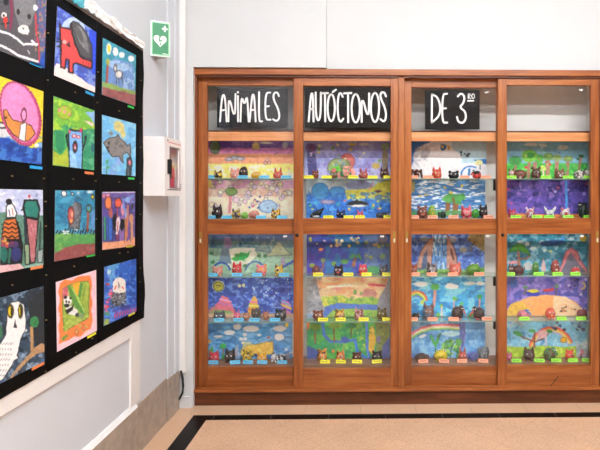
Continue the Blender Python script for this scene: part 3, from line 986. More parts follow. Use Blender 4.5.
def d5(p):
    p.fr(490, 285, 5.29).f('6fb0cc', .25).b('3f80b8', .14, .52, (90, 180, 300, 330), .8).b('a0ccd8', .2, .55, None, .6)
    for r, c in ((150, 'd84c40'), (141, 'e88c48'), (132, 'e8c860'), (124, 'b0a0c0')): p.arc(325, 372, r * .82, 28, 160, 9, c, r)
    p.p([(88, 325), (200, 330), (270, 320), (380, 328), (470, 322), (470, 410), (88, 410)], 'a0c03c').b('c4d860', .2, .52, (88, 328, 470, 410), .7).b('6a9c3c', .25, .58, (88, 328, 470, 410), .6).p([(455, 320), (530, 290), (530, 410), (460, 410)], '9ab0b4').b('c8d0d0', .4, .5, (455, 295, 530, 410), .7)
    p.l([(235, 330), (235, 250)], 9, '7a4a38').l([(232, 300), (190, 282), (145, 262)], 7, '7a4a38').l([(238, 300), (280, 285), (310, 258)], 7, '7a4a38')
    for x, y in ((140, 252), (222, 243), (315, 245), (155, 262)): p.e(x, y, 17, 9, '388c48')
    p.e(390, 290, 15, 14, 'e8a828', ol='b07820').e(275, 260, 26, 22, 'c89aa0').l([(296, 320), (296, 280)], 12, 'b0b8c8').arc(137, 228, 30, 20, 160, 6, 'a8a8b0').d(14, (270, 195, 520, 240), 6, ['2a2c38', '4a5a88'])


CABART = [
 # sheet px bounds (left, right, top, bottom, level, paint)
 (208, 293.5, 136.5, 0, a1, 'purple, orange and yellow evening sky'), (208, 293.5, 0, 1, a2, 'cream and pink field of outlined eggs and a mushroom tree'), (208.2, 293.5, 0, 2, a3, 'green valley with a long green dragon shape'), (208.4, 293.5, 0, 3, a4, 'deep blue night with striped cones and a smiling moon'), (208.2, 292, 0, 4, a5, 'blue sky of white clouds over a sand dune'),
 (304.5, 392, 136.5, 0, b1, 'lilac night with a purple tower and a green dome'), (306.5, 392, 0, 1, b2, 'blue sea with an orca beside yellow sand'), (306.8, 389.5, 0, 2, b3, 'dark blue night with a palm tree'), (307, 389.5, 0, 3, b4, 'orange sunset between grey cliffs and a river'), (307, 389.5, 0, 4, b5, 'green jungle with winding blue streams'),
 (409, 486.3, 136.5, 0, c1, 'white polar scene with a grey crescent shape'), (409, 485.2, 0, 1, c2, 'streaky blue sky with one broad green tree'), (409, 484.6, 0, 2, c3, 'waterfall between two brown cliffs'), (409, 485, 0, 3, c4, 'bright blue sky with a rainbow and tall thin tree'), (409, 485.2, 0, 4, c5, 'blue sky with a broad pink rainbow and ferns'),
 (505.5, 587.5, 136.5, 0, d1, 'row of leafy trees on bright green grass'), (505.5, 588, 0, 1, d2, 'purple night over a strip of orange ground'), (505.5, 587.4, 0, 2, d3, 'teal swirling sky with an umbrella tree and grey peak'), (505.5, 587.4, 0, 3, d4, 'purple sky over a round orange hill'), (505.5, 587.4, 0, 4, d5, 'green meadow with a red rainbow and a bare tree'),
]
YP = 4.245
TOPS = [None, SH[0] - 0.012, Z(229, YP), SH[2] - 0.012, SH[3] - 0.012]
for i, (x0, x1, ty, lv, fn, desc) in enumerate(CABART):
    zt = Z(ty, YP) if ty else TOPS[lv]
    zb = SH[lv] + 0.0005
    A, B = X(x0, YP), X(x1, YP)
    cn = [(A, YP, zt), (B, YP, zt), (B, YP, zb), (A, YP, zb)]
    yt = CY - (zt - HC) / YP * FPX; yb_ = CY - (zb - HC) / YP * FPX
    sheet('painted_backdrop', cn, (0, -1, 0), 0.003, fn, 'painted backdrop of a ' + desc if desc[0] not in 'aeiou' else 'painted backdrop of an ' + desc,
          'painting', 'painted backdrops in the cabinet', i * 3.7 + 1, 1.12 if lv < 2 else 1.32, [(x0, yt), (x1, yt), (x1, yb_)], zb)

# ------------------------------------------------------------------ clay animals and name cards
EYEW = clay('f0eee8'); EYEB = clay('141214'); INK = plain('pen_ink', '3a3a40', 0.7)


def fig(kind, w, h, c1, c2, c3, rz, rng):
    """parts of one clay animal, base centre at the origin, front towards -Y"""
    P = []                                    # (part name, MB, material, sub-parts)
    r = w / 2 * (1 if kind != 'turtle' else .93)
    dep = min(r * 0.85, 0.048)
    m1 = clay(c1, c3) if c3 else clay(c1)
    m2 = clay(c2)

    def S(c, rad, lump=0.0, rot=None): return MB().sph(c, rad, 18, 12, rot, lump, 0.0)
    def eyes(x, y, z, q, white=True):
        for s in (-1, 1):
            e = S((s * x, y, z), (q, q * .8, q))
            P.append(('eye', e, EYEW if white else EYEB, [('pupil', S((s * x, y - q * .7, z), (q * .5, q * .4, q * .55)), EYEB)] if white else []))
    def ears(x, z0, z1, q, round_=False, tilt=.25):
        for s in (-1, 1):
            b = MB()
            if round_: b.sph((s * x, 0, z1 - q), (q, q * .55, q), 12, 8)
            else: b.tube([(s * x, 0, z0), (s * (x + tilt * q * .5), 0, (z0 + z1) / 2), (s * (x + tilt * q), 0, z1)], [q, q * .7, q * .12], 10)
            P.append(('ear', b, m1, []))
    if kind in ('cat', 'rabbit', 'bear', 'owl', 'ele', 'bat'):
        top = {'cat': .78, 'rabbit': .62, 'bear': .86, 'owl': .88, 'ele': .95, 'bat': .7}[kind]
        bh = h * top
        bw = r * (.92 if kind not in ('bat', 'ele') else .66)
        P.append(('body', S((0, 0, bh * .47), (bw, dep, bh * .54), .07), m1, []))
        if kind == 'cat': ears(bw * .58, bh * .78, h, bw * .36)
        elif kind == 'rabbit': ears(bw * .45, bh * .8, h, bw * .28, tilt=.6)
        elif kind == 'bear': ears(bw * .68, bh, h, bw * .3, True)
        elif kind == 'owl': ears(bw * .6, bh * .8, h, bw * .22)
        elif kind == 'ele':
            for s in (-1, 1): P.append(('ear', S((s * r * .7, .004, bh * .6), (r * .34, .008, bh * .36)), m1, []))
        else:
            for s in (-1, 1):
                b = MB(); b.tube([(s * bw * .5, 0, bh * .5), (s * r * .72, 0, h * .75), (s * r * .95, 0, h)], [bw * .34, bw * .36, bw * .08], 10)
                P.append(('wing', b, m1, []))
        q = bw * (.155 if kind != 'owl' else .24)
        eyes(bw * .38, -dep * .86, bh * .62, q)
        if kind == 'ele':
            b = MB(); b.tube([(0, -dep * .85, bh * .5), (0, -dep * 1.15, bh * .3), (.004, -dep * 1.2, bh * .08)], [bw * .22, bw * .17, bw * .12], 10)
            P.append(('trunk', b, m1, []))
        elif kind == 'owl':
            b = MB(); b.tube([(0, -dep * .9, bh * .52), (0, -dep * 1.25, bh * .4)], [bw * .16, bw * .03], 8); P.append(('beak', b, m2, []))
        else:
            P.append(('muzzle', S((0, -dep * .82, bh * .36), (bw * .36, dep * .3, bh * .17)), m2, [('nose', S((0, -dep * 1.1, bh * .42), (bw * .12, dep * .1, bh * .06)), EYEB)]))
        for s in (-1, 1): P.append(('paw', S((s * bw * .5, -dep * .6, bh * .06), (bw * .26, dep * .4, bh * .1)), m2 if kind in ('bat',) else m1, []))
    elif kind in ('ball', 'frog', 'worm'):
        P.append(('body', S((0, 0, h * .42 if kind != 'worm' else h * .46), (r * .92, dep, h * (.5 if kind != 'worm' else .52)), .06), m1, []))
        if kind == 'frog':
            for s in (-1, 1): P.append(('eye', S((s * r * .35 + r * .2, -.004, h * .86), (r * .16, r * .14, h * .14)), EYEW, [('pupil', S((s * r * .35 + r * .2, -.004 - r * .12, h * .88), (r * .07, r * .05, h * .07)), EYEB)]))
            P.append(('mouth', S((0, -dep * .9, h * .42), (r * .5, dep * .12, h * .07)), m2, []))
        else:
            eyes(r * .3, -dep * .9, h * (.55 if kind == 'ball' else .66), r * .15)
            P.append(('mouth', S((0, -dep * .93, h * .33), (r * .28, dep * .12, h * .07)), m2, []))
        for s in (-1, 1): P.append(('foot', S((s * r * .5, -dep * .65, h * .05), (r * .24, dep * .35, h * .08)), m2, []))
    elif kind in ('lie', 'turtle'):
        hs = rng.choice((-1, 1)) if kind == 'turtle' else (1 if rz > 0 else -1)
        P.append(('body' if kind == 'lie' else 'shell', S((-hs * r * .15, 0, h * .36), (r * .8, dep, h * .46), .08), m1, []))
        hx_ = hs * r * .66
        P.append(('head', S((hx_, -dep * .35, h * .45), (r * .32, dep * .55, h * .34), .05), m2, [('eye', S((hx_ + s * r * .13, -dep * .86, h * .55), (r * .07, r * .06, r * .08)), EYEB if kind == 'turtle' else EYEW) for s in (-1, 1)]))
        if kind == 'lie':
            for s in (-1, 1):
                b = MB(); b.tube([(hx_ + s * r * .18, -dep * .2, h * .66), (hx_ + s * r * .22, -dep * .2, h * .98)], [r * .11, r * .03], 8); P.append(('ear', b, m1, []))
            b = MB(); b.tube([(-hs * r * .8, 0, h * .4), (-hs * r * .95, 0, h * .55), (-hs * r * .92, 0, h * .8)], [r * .12, r * .1, r * .05], 8); P.append(('tail', b, m1, []))
        for s in (-.75, -.25, .3): P.append(('leg', S((s * r, -dep * .7, h * .1), (r * .14, dep * .3, h * .14)), m2, []))
    elif kind in ('bird', 'condor', 'penguin'):
        hs = 1 if rz >= 0 else -1
        P.append(('body', S((-hs * r * .15, 0, h * .4), (r * .75, dep, h * .5), .05), m1, []))
        P.append(('head', S((hs * r * .38, -dep * .3, h * .74), (r * .34, dep * .6, h * .25)), m1 if kind != 'bird' else m2, [('eye', S((hs * r * .42 + s * r * .13, -dep * .85, h * .8), (r * .08, r * .06, r * .09)), EYEW) for s in (-1, 1)]))
        b = MB(); b.tube([(hs * r * .5, -dep * .6, h * .66), (hs * r * .8, -dep * .7, h * .42), (hs * r * .98, -dep * .7, h * .2 if kind == 'condor' else h * .55)], [r * .17, r * .14, r * .04], 10)
        P.append(('beak', b, m2, []))
        for s in (-1, 1): P.append(('wing', S((-hs * r * .15 + s * r * .5, -dep * .4, h * .4), (r * .22, dep * .55, h * .34)), m1 if kind != 'penguin' else m2, []))
        if kind == 'penguin': P.append(('belly', S((-hs * r * .15, -dep * .5, h * .32), (r * .42, dep * .6, h * .32)), m2, []))
        P.append(('foot', S((0, -dep * .7, h * .04), (r * .3, dep * .3, h * .05)), m2, []))
    elif kind == 'spider':
        P.append(('body', S((0, 0, h * .45), (r * .48, dep * .8, h * .42), .08), m1, []))
        P.append(('head', S((0, -dep * .8, h * .4), (r * .3, dep * .4, h * .25)), m1, [('eye', S((s * r * .14, -dep * 1.15, h * .48), (r * .08, r * .07, r * .08)), EYEW) for s in (-1, 1)]))
        for s in (-1, 1):
            for k in range(4):
                y = -dep * .6 + k * dep * .4
                b = MB(); b.tube([(s * r * .4, y, h * .5), (s * r * .75, y, h * .85), (s * r * .98, y, 0.003)], [r * .07, r * .06, r * .04], 6); P.append(('leg', b, m1, []))
    elif kind == 'whale':
        b = MB(); b.tube([(-r * .95, 0, h * .14), (-r * .4, 0, h * .3), (r * .3, 0, h * .52), (r * .75, 0, h * .85)], [h * .12, h * .28, h * .3, h * .1], 14)
        b.v = [(x, y, max(z, 0)) for x, y, z in b.v]
        P.append(('body', b, m1, []))
        P.append(('belly', S((-r * .1, -h * .16, h * .16), (r * .5, h * .14, h * .12)), m2, []))
        b = MB(); b.sph((r * .8, 0, h * .88), (r * .2, dep * .5, h * .1)); P.append(('tail_fin', b, m1, []))
        b = MB(); b.tube([(0, 0, h * .6), (-r * .12, 0, h * .95)], [r * .13, r * .03], 8); P.append(('fin', b, m1, []))
        P.append(('eye', S((-r * .6, -h * .2, h * .3), (h * .06, h * .05, h * .06)), EYEW, []))
    elif kind == 'snail':
        P.append(('body', S((0, 0, h * .16), (r * .95, dep, h * .2), .06), m2, []))
        P.append(('shell', S((-r * .1, 0, h * .5), (r * .66, dep * .8, h * .46), .04), m1, [('shell_coil', MB().tube([(-r * .1 + r * (.5 - .06 * i) * math.cos(i * .8), -dep * .66, h * .5 + h * (.36 - .043 * i) * math.sin(i * .8)) for i in range(8)], h * .05, 6), m2)]))
        for s in (-1, 1):
            b = MB(); b.tube([(r * .7, s * .008, h * .25), (r * .82, s * .012, h * .66)], [.004, .004], 6); P.append(('feeler', b, m2, []))
    return P


def make_fig(kind, px, wpx, hpx, lv, c1, c2, c3, label, rz=0.0, Y=4.165, name=None):
    k = Y / FPX
    z = SH[lv] + (0.0006 if lv < 4 else 0.0002)
    rng = random.Random(int(px * 10) + lv)
    rot = rng.uniform(-.25, .25) if rz == 0 else rz * .3
    root = tag(empty(name or NAMES.get(kind, 'clay_animal'), (X(px, Y), Y, z), rot), label, 'clay animal', 'clay animals on the cabinet shelves')
    for (n, mb, m, subs) in fig(kind, wpx * k * 1.06, hpx * k * 1.1, c1, c2, c3, rz, rng):
        o = mb.build(n, m, root)
        for (sn, smb, smat) in subs:
            smb.build(sn, smat, o)
    return root


NAMES = {'cat': 'clay_cat', 'rabbit': 'clay_rabbit', 'bear': 'clay_bear', 'owl': 'clay_owl', 'ele': 'clay_elephant', 'bat': 'clay_bat', 'ball': 'clay_blob_animal', 'frog': 'clay_frog', 'worm': 'clay_worm', 'lie': 'clay_lying_animal', 'turtle': 'clay_turtle', 'bird': 'clay_bird', 'condor': 'clay_condor', 'penguin': 'clay_penguin', 'spider': 'clay_spider', 'whale': 'clay_whale', 'snail': 'clay_snail'}
LV = ['top shelf', 'second shelf', 'middle shelf', 'fourth shelf', 'bottom board']
DR = ['leftmost door', 'second door', 'third door', 'rightmost door']
CC = [('blue', '62c4ec'), ('yellow', 'f2ea28'), ('salmon', 'f6a07c'), ('lime', '98ec3c')]
# door, level: [(kind, px, width px, height px, colour, second colour, spots or None, words, turn)], [card px, ...]
F = {
 (0, 0): ([('cat', 218, 9, 8, 'd8b428', '282018', '2c2418', 'black and yellow spotted cat', 0), ('cat', 235, 10, 10, 'e89a88', 'f0b8a8', None, 'pale pink pig-faced animal', 0), ('ball', 243.5, 9, 12, '18161a', '2c282c', None, 'black shaggy round animal', 0), ('ball', 256, 10, 7, 'e8b428', 'c08820', None, 'yellow round animal', 0), ('rabbit', 278, 10, 10.5, 'd85848', 'e88878', None, 'red rabbit with two upright ears', 0)], [211, 242.5, 264, 286]),
 (0, 1): ([('cat', 217.3, 11, 13, '241c20', '3c3034', None, 'black cat with pointed ears', 0), ('cat', 236, 9, 9, 'd0a83c', '6a4c7c', '3c2c50', 'yellow and purple patched cat', 0), ('ball', 244.5, 7, 6, '78b838', '58902c', None, 'small green lump of an animal', 0), ('ball', 254, 11, 7.5, 'd88878', 'c07068', None, 'pink low round animal', 0), ('cat', 276, 10, 9, 'e8b02c', 'f0d080', '6a4818', 'yellow cat with brown spots', 0)], [211.5, 226.5, 261, 282]),
 (0, 2): ([('bear', 217.5, 11, 8.5, 'd89080', 'e8b0a0', None, 'dusty pink bear-faced animal', 0), ('cat', 237, 10, 12.5, 'c83838', 'd85c50', None, 'red cat with tall pointed ears', 0), ('bear', 261.5, 11, 10, 'e88c38', 'e88ca0', 'e87898', 'orange and pink bear', 0), ('cat', 279, 9, 10.5, 'e4bc34', 'f0d470', '4c3418', 'yellow cat with dark spots', 0)], [212.5, 236.8, 257, 284]),
 (0, 3): ([('cat', 219.5, 12, 8.5, '4c5056', '6c7076', None, 'dark grey cat with white eyes', 0), ('rabbit', 236.8, 7, 10, 'd8607c', 'e890a0', None, 'pink rabbit on a dark base', 0), ('bear', 246.5, 7, 6.5, 'b87c60', 'c89880', None, 'small tan bear', 0), ('ele', 256, 9, 11, '5c5450', '6c6460', None, 'grey-brown elephant', 0), ('cat', 265.8, 6, 8.5, 'a8684c', 'c08868', None, 'small brown cat', 0), ('bear', 280.7, 12, 10, '54565a', '34363a', '2c2c30', 'grey and black mottled bear', 0)], [219, 238.4, 254.3, 275]),
 (0, 4): ([('cat', 214, 10.5, 10.5, 'c83848', 'd86068', None, 'crimson cat-faced animal', 0), ('cat', 230, 11, 12.5, '282426', '3c3638', None, 'black cat with white eyes', 0), ('bear', 247, 9, 11, 'd8b438', 'e0c868', '584818', 'yellow tabby bear', 0), ('cat', 262, 10, 8.5, 'ecb42c', 'f4d070', 'c87824', 'golden yellow cat', 0), ('lie', 279.5, 15, 8, '24262c', 'd8d8da', 'c8c8ca', 'black and white animal lying down', -1)], [213, 235, 247.7, 262, 282]),
 (1, 0): ([('cat', 315.4, 7, 8.5, '84402c', 'a05c44', None, 'small red-brown cat', 0), ('bear', 334, 8, 7, '8c6c50', 'a03c34', '48683c', 'green and brown small bear', 0), ('bear', 345.8, 12.5, 11.5, 'dc8878', 'e8a898', '48986c', 'peach bear with green patches', 0), ('rabbit', 363.4, 10, 10, 'bc5c50', 'd07c6c', None, 'rust red rabbit', 0), ('cat', 384.2, 9, 11, '78483c', '2c2424', '2c2020', 'brown and black patched cat', 0)], [308.5, 326.5, 353.2, 372.6, 388.6]),
 (1, 1): ([('whale', 317, 14, 9.5, '1c2028', 'd8dce0', None, 'black whale with raised tail', 0), ('cat', 341, 10, 8, '2c4c8c', '202c58', '18182c', 'dark blue cat', 0), ('rabbit', 360, 8, 8, 'd04858', 'e07880', None, 'small red rabbit', 0), ('lie', 382.4, 13, 6.5, '44464c', '54565c', None, 'dark grey seal lying down', 1)], [328.4, 348.6, 359.9, 388.6]),
 (1, 2): ([('snail', 316.5, 11, 9, '7c4444', 'a87878', None, 'brown snail with a coiled shell', 0), ('cat', 338.6, 10, 10, '38242c', 'd86878', None, 'dark brown cat with pink muzzle', 0), ('owl', 363, 9, 10.5, 'dc4c50', 'f0a0a0', None, 'red owl', 0), ('bear', 383.5, 9, 9.5, '4c5054', '6c7068', None, 'charcoal bear', 0)], [318, 348.2, 366.6, 387.4]),
 (1, 3): ([('bear', 318, 11, 8.5, '84503c', 'a87058', None, 'brown bear with round ears', 0), ('bear', 339.7, 10.5, 9.5, 'd0a040', 'e8a8a0', '685028', 'yellow bear with brown spots', 0), ('cat', 359, 10, 10.5, '7c4840', 'e8b8b0', 'd89898', 'pink and brown cat', 0), ('bear', 382, 10, 10.5, '74683c', '8c8048', '4c4424', 'olive brown bear', 0)], [323, 340.5, 363.7, 387.3]),
 (1, 4): ([('bear', 322, 10.5, 11.5, 'e09440', 'f0c890', '583018', 'orange tiger-striped bear', 0), ('cat', 340.5, 9, 10.5, 'e08c4c', 'f0c4a0', '80401c', 'orange cat with upright ears', 0), ('bear', 357, 10, 8.5, '5c2c28', '784038', None, 'dark red-brown bear', 0), ('bear', 377, 11, 9.5, '30323a', '4c4e54', None, 'blackish grey bear', 0)], [325, 340.7, 357, 377]),
 (2, 0): ([('spider', 416.5, 11, 10, '5c3428', '4c2c20', None, 'brown long-legged spider', 0), ('cat', 436.7, 10, 11, 'd05438', 'e88868', None, 'red fox with pointed ears', 0), ('bear', 453.6, 11, 7.5, '24262a', '384038', None, 'black bear with round ears', 0), ('penguin', 476, 11, 8, '1c1c20', 'd04038', None, 'black bird with a red front', -1)], [413.3, 428.4, 464.8, 486]),
 (2, 1): ([('bear', 422.2, 11, 11.5, '84483c', 'e08868', None, 'brown monkey with a peach face', 0), ('worm', 431.8, 7.5, 12, '8cac3c', 'd8b850', None, 'yellow-green upright animal', 0), ('turtle', 442, 9, 7.5, '24382c', '385c3c', None, 'dark green turtle', 0), ('cat', 466.2, 11.5, 12, 'e07880', 'f0a8a8', 'c03c50', 'pink cat with red spots', 0), ('frog', 475.3, 8, 9, '489c3c', '2c6c2c', None, 'green frog', 0), ('cat', 483.2, 9, 13, '2c2024', '44343c', None, 'black cat with tall ears', 0)], [414, 432.6, 453.6, 488.8]),
 (2, 2): ([('cat', 413.8, 7, 11, '9c4838', 'b86850', None, 'red-brown animal half hidden by frame', 0), ('cat', 432, 11, 12, '8c8488', 'd8d8da', '34343c', 'grey and white patched raccoon', 0), ('cat', 455.2, 13, 12, 'd87060', 'e89c88', None, 'salmon pink fox', 0), ('frog', 473.3, 15, 10.5, '5c9434', '3c6c28', None, 'broad green frog', 0)], [414.8, 431.8, 453, 479.2]),
 (2, 3): ([('lie', 415.3, 8, 6.5, '1c1c22', '28282e', None, 'small black animal lying down', 1), ('cat', 428.5, 12, 15.5, '7c5444', '5c7898', '4c6c8c', 'brown and blue cat with tall ears', 0), ('condor', 457.8, 14, 12.5, '34282c', 'c07880', None, 'condor with pink beak facing right', 1), ('condor', 477.8, 14.5, 11.5, '3c3034', 'b85c64', None, 'condor with red beak facing left', -1)], [412.8, 432.6, 453.7, 487]),
 (2, 4): ([('turtle', 422, 15, 8, '48342c', '5c4438', None, 'dark brown armadillo', 0), ('frog', 440.6, 14, 10.5, 'd4c030', '9c8c20', None, 'yellow frog', 0), ('rabbit', 462.5, 9, 12.5, 'b85448', 'd08070', None, 'terracotta rabbit', 0), ('turtle', 473.5, 10, 9, '5c68a4', '6c78b0', None, 'slate blue turtle', 0), ('ele', 483.3, 12, 12.5, '6c7880', 'c07878', None, 'blue-grey elephant', 0)], [423.3, 444, 462, 483.2]),
 (3, 0): ([('lie', 517.5, 17, 10, '7c5044', 'c8a8a0', None, 'brown anteater lying down', -1), ('bear', 536, 10, 11, '5c4038', '8c7068', None, 'dark brown bear', 0), ('cat', 559.6, 10.5, 10, '845848', 'f0ece8', None, 'brown and white cat', 0), ('lie', 581, 15, 10, '605450', 'e0dcd8', 'd0c8c4', 'grey and white badger lying down', 1)], [511.5, 546, 568.3, 588.6]),
 (3, 1): ([('cat', 511.8, 8, 9, 'c84058', 'e08090', None, 'crimson small cat', 0), ('bear', 530, 9.5, 10, 'a85058', 'f0e4e4', 'f0dcdc', 'red and white panda-like bear', 0), ('bat', 549.9, 11, 10.5, 'dcdcd8', '4c4c50', None, 'white bat with raised wings', 0), ('bear', 565, 9.5, 9.5, 'e4dcd8', 'd04c50', 'c85c60', 'white bear with red marks', 0), ('penguin', 582, 11, 15, '16241e', '1f342c', None, 'blackish green penguin', -1)], [515.8, 537, 549.3, 568.5, 589]),
 (3, 2): ([('lie', 516.5, 15, 10, '5c3c40', '74504c', None, 'dark brown curly-coated animal', -1), ('worm', 535.3, 7, 11.5, '4c8c3c', '6c4830', None, 'green upright bird-like animal', 0), ('worm', 555, 9, 13.5, 'a04840', 'e8e0dc', None, 'tall red-brown worm with white eyes', 0), ('frog', 575.5, 9.5, 7, 'd04848', 'f0d0d0', None, 'low red frog', 0)], [510, 538.7, 557.8, 575.6]),
 (3, 3): ([('bird', 523.5, 13, 8.5, 'd07c88', '4c78b8', None, 'pink and blue parrot', 1), ('ball', 550.2, 10.5, 10.5, 'e06048', 'f09878', None, 'round red apple-shaped animal', 0), ('frog', 582, 10.5, 9.5, '78343c', '54242c', None, 'maroon frog with white eyes', 0)], [524.3, 561.8, 581.3]),
 (3, 4): ([('cat', 509, 6, 7.5, 'd06088', 'e890a8', None, 'pink animal at the left end', 0), ('cat', 529, 11.5, 12.5, '503c38', '6c5450', None, 'dark brown cat with pointed ears', 0), ('bird', 549.8, 13, 12, '64543c', '3c8c5c', '3c7c50', 'brown and green eagle', 1), ('bear', 569.4, 9, 9.5, 'dc5440', 'e88870', None, 'bright red bear', 0), ('bird', 584, 9.5, 9.5, '84848c', 'c85c78', None, 'grey and pink bird', -1)], [516.6, 539.4, 556.3, 573, 587]),
}
for (dr, lv), (figs, cards) in F.items():
    yF = 4.165 if lv < 4 else 4.185
    for (kind, px, w_, h_, c1, c2, c3, words, rz) in figs:
        make_fig(kind, px, w_, h_, lv, c1, c2, c3, '%s in painted clay, %s behind the %s' % (words, LV[lv], DR[dr]), rz, yF)
    cn, ch = CC[dr]
    for ci, px in enumerate(cards):
        near = min(figs, key=lambda f: abs(f[1] - px))
        rr = random.Random(int(px * 7) + lv)
        Yc = 4.104 if lv < 4 else 4.128
        k = Yc / FPX
        hw = 5.0 * k
        hw = min(hw, (px - 207.8) * k if px < 250 and px - 207.8 > 2 else hw)
        h = 3.0 * k if lv in (0, 1) else 3.2 * k
        z = SH[lv] + 0.0003
        rz = rr.uniform(-.06, .06) if lv < 4 else rr.uniform(-.22, .22)
        root = empty('name_card', (X(px, Yc), Yc, z), rz)
        mb = MB()
        mb.slab([(-hw, -.006, 0), (hw, -.006, 0), (hw, .006, h), (-hw, .006, h)], (0, -1, .35), .0012)
        mb.slab([(-hw, .0175, 0), (-hw, .0075, h), (hw, .0075, h), (hw, .0175, 0)], (0, 1, .3), .0012)
        mb.build('folded_card', plain('card_' + cn, ch, 0.6), root)
        ln = MB()
        x_ = -hw * .6
        while x_ < hw * .55:
            e_ = x_ + rr.uniform(.006, .014)
            f0, f1 = .46, .60
            ln._a([(x_, -.006 + .012 * f0 - .0006, h * f0), (e_, -.006 + .012 * f0 - .0006, h * f0), (e_, -.006 + .012 * f1 - .0006, h * f1), (x_, -.006 + .012 * f1 - .0006, h * f1)], [(0, 1, 2, 3)])
            x_ = e_ + .004
        ln.build('pen_writing', INK, root)
        side = 'at the foot of' if abs(near[1] - px) < 3.5 else ('left of' if px < near[1] else 'right of')
        tag(root, '%s name card %s the %s, %s' % (cn, side, near[7], LV[lv]), 'name card', cn + ' name cards in the cabinet')

# ------------------------------------------------------------------ left wall display
def p11(p):
    p.fr(0, 0, 6.43).f('4e4c52', .25).p([(240, 0), (310, -60), (310, 460), (245, 420), (262, 330), (240, 90)], '4a5c8c').b('c89850', .4, .52, (225, -60, 310, 330), .6).b('b04878', .4, .58, (225, -60, 310, 330), .6).p([(255, 380), (290, 330), (310, 330), (310, 460), (240, 410)], '1f4ca8')
    p.p([(78, -40), (240, -40), (232, 60), (205, 150), (170, 190), (120, 165), (95, 90)], '77777b', '4a4a50').e(118, 76, 11, 19, '141418').e(187, 106, 11, 17, '141418').e(152, 190, 36, 30, 'e4e0da').p([(150, 180), (190, 195), (180, 225), (150, 215)], 'e4e0da').e(150, 183, 4, 5, '303030').e(228, 50, 14, 20, 'e8e8ec')
    p.l([(70, -20), (78, 80), (66, 185)], 17, '7c2448').l([(228, 90), (232, 200), (252, 300), (250, 400)], 9, 'c83848')
    p.l([(0, 200), (60, 218), (110, 250), (150, 285), (190, 282), (238, 285)], 15, 'e8e8ea').l([(0, 290), (60, 318), (110, 352), (160, 370), (240, 395)], 15, 'e8e8ea').l([(205, 262), (235, 290)], 12, 'e8e8ea').l([(178, 325), (190, 345)], 7, 'd0d0d2')
    p.e(40, 12, 18, 22, '141418').e(26, 98, 16, 18, 'e8e4e0').e(24, 100, 6, 8, '141418').e(35, 130, 16, 22, 'c8382c').l([(8, 152), (58, 150)], 9, '1c1c20').l([(35, 140), (38, 180)], 10, 'c8382c')


def p12(p):
    p.fr(50, 0, 6.43).f('3f56b8', .3).b('8fa8e0', .2, .5, None, .7).p([(250, 190), (310, 200), (310, 480), (270, 480)], '2448d8').e(150, 190, 75, 80, 'b8ccec').e(130, 250, 60, 80, '98acdc').fr(0, 0, 4).fr(50, 0, 6.43)
    p.p([(20, 440), (45, 405), (110, 440), (250, 540), (310, 570), (310, 640), (20, 560)], 'f0dcd8', mot=.12)
    p.p([(130, 160), (150, 135), (185, 150), (235, 210), (268, 290), (272, 380), (230, 375), (190, 350), (150, 250)], '4c4c50', '26262a').e(205, 240, 26, 80, '8a8a8c', -22).e(190, 220, 16, 60, '5a5a5c', -22).e(230, 290, 12, 50, '77777a', -18)
    p.p([(62, 150), (76, 178), (110, 182), (128, 190), (136, 150), (142, 210), (160, 280), (195, 360), (215, 378), (270, 392), (268, 440), (235, 432), (170, 405), (150, 410), (148, 470), (120, 462), (122, 385), (105, 380), (95, 440), (68, 430), (72, 330), (66, 240)], 'e04848', '180c14', .8)
    for x in (215, 235, 252): p.l([(x, 382), (x - 3, 432)], 3, '802428')
    p.e(95, 270, 15, 12, 'e8a8a8').l([(108, 285), (128, 300), (122, 275)], 9, '1a1a1e')
    for q in ([(76, 262), (45, 245)], [(76, 272), (42, 268)], [(76, 282), (48, 298)], [(70, 285), (60, 305)]): p.l(q, 8, '18181c')


def p13(p):
    p.fr(95, 30, 5.62).f('2c8ca8', .3).b('3aa8bc', .2, .5, None, .6).p([(75, 190), (110, 155), (215, 190), (225, 350), (60, 310)], '6a90c8').b('a8c4e4', .2, .5, (75, 170, 225, 340), .8).e(150, 210, 42, 22, 'a0c0e0')
    for x, y, rx, ry in ((78, 105, 14, 33), (115, 122, 15, 24), (150, 140, 16, 17), (203, 160, 17, 18)): p.e(x, y, rx, ry, 'f2f2f0')
    p.e(78, 105, 8, 22, 'e8d030').p([(40, 290), (90, 300), (150, 325), (228, 345), (228, 366), (150, 352), (90, 340), (40, 320)], '88a85c').p([(40, 318), (100, 335), (160, 350), (232, 365), (232, 430), (130, 392), (40, 365)], '9a5c5c').b('7a4448', .25, .52, (40, 330, 230, 420), .5)
    p.l([(70, 200), (66, 292)], 12, 'a04a3c').e(72, 180, 11, 18, 'a8a84c').e(115, 215, 8, 20, 'd8d8d8', ol='5a5a60').e(135, 250, 20, 22, 'ccccd0', ol='4a4a50').e(135, 246, 9, 9, 'e8e4e0')
    for q in ([(122, 270), (120, 300)], [(135, 274), (134, 300)], [(150, 262), (158, 308)], [(152, 250), (152, 285)]): p.l(q, 4, '4a4a52')


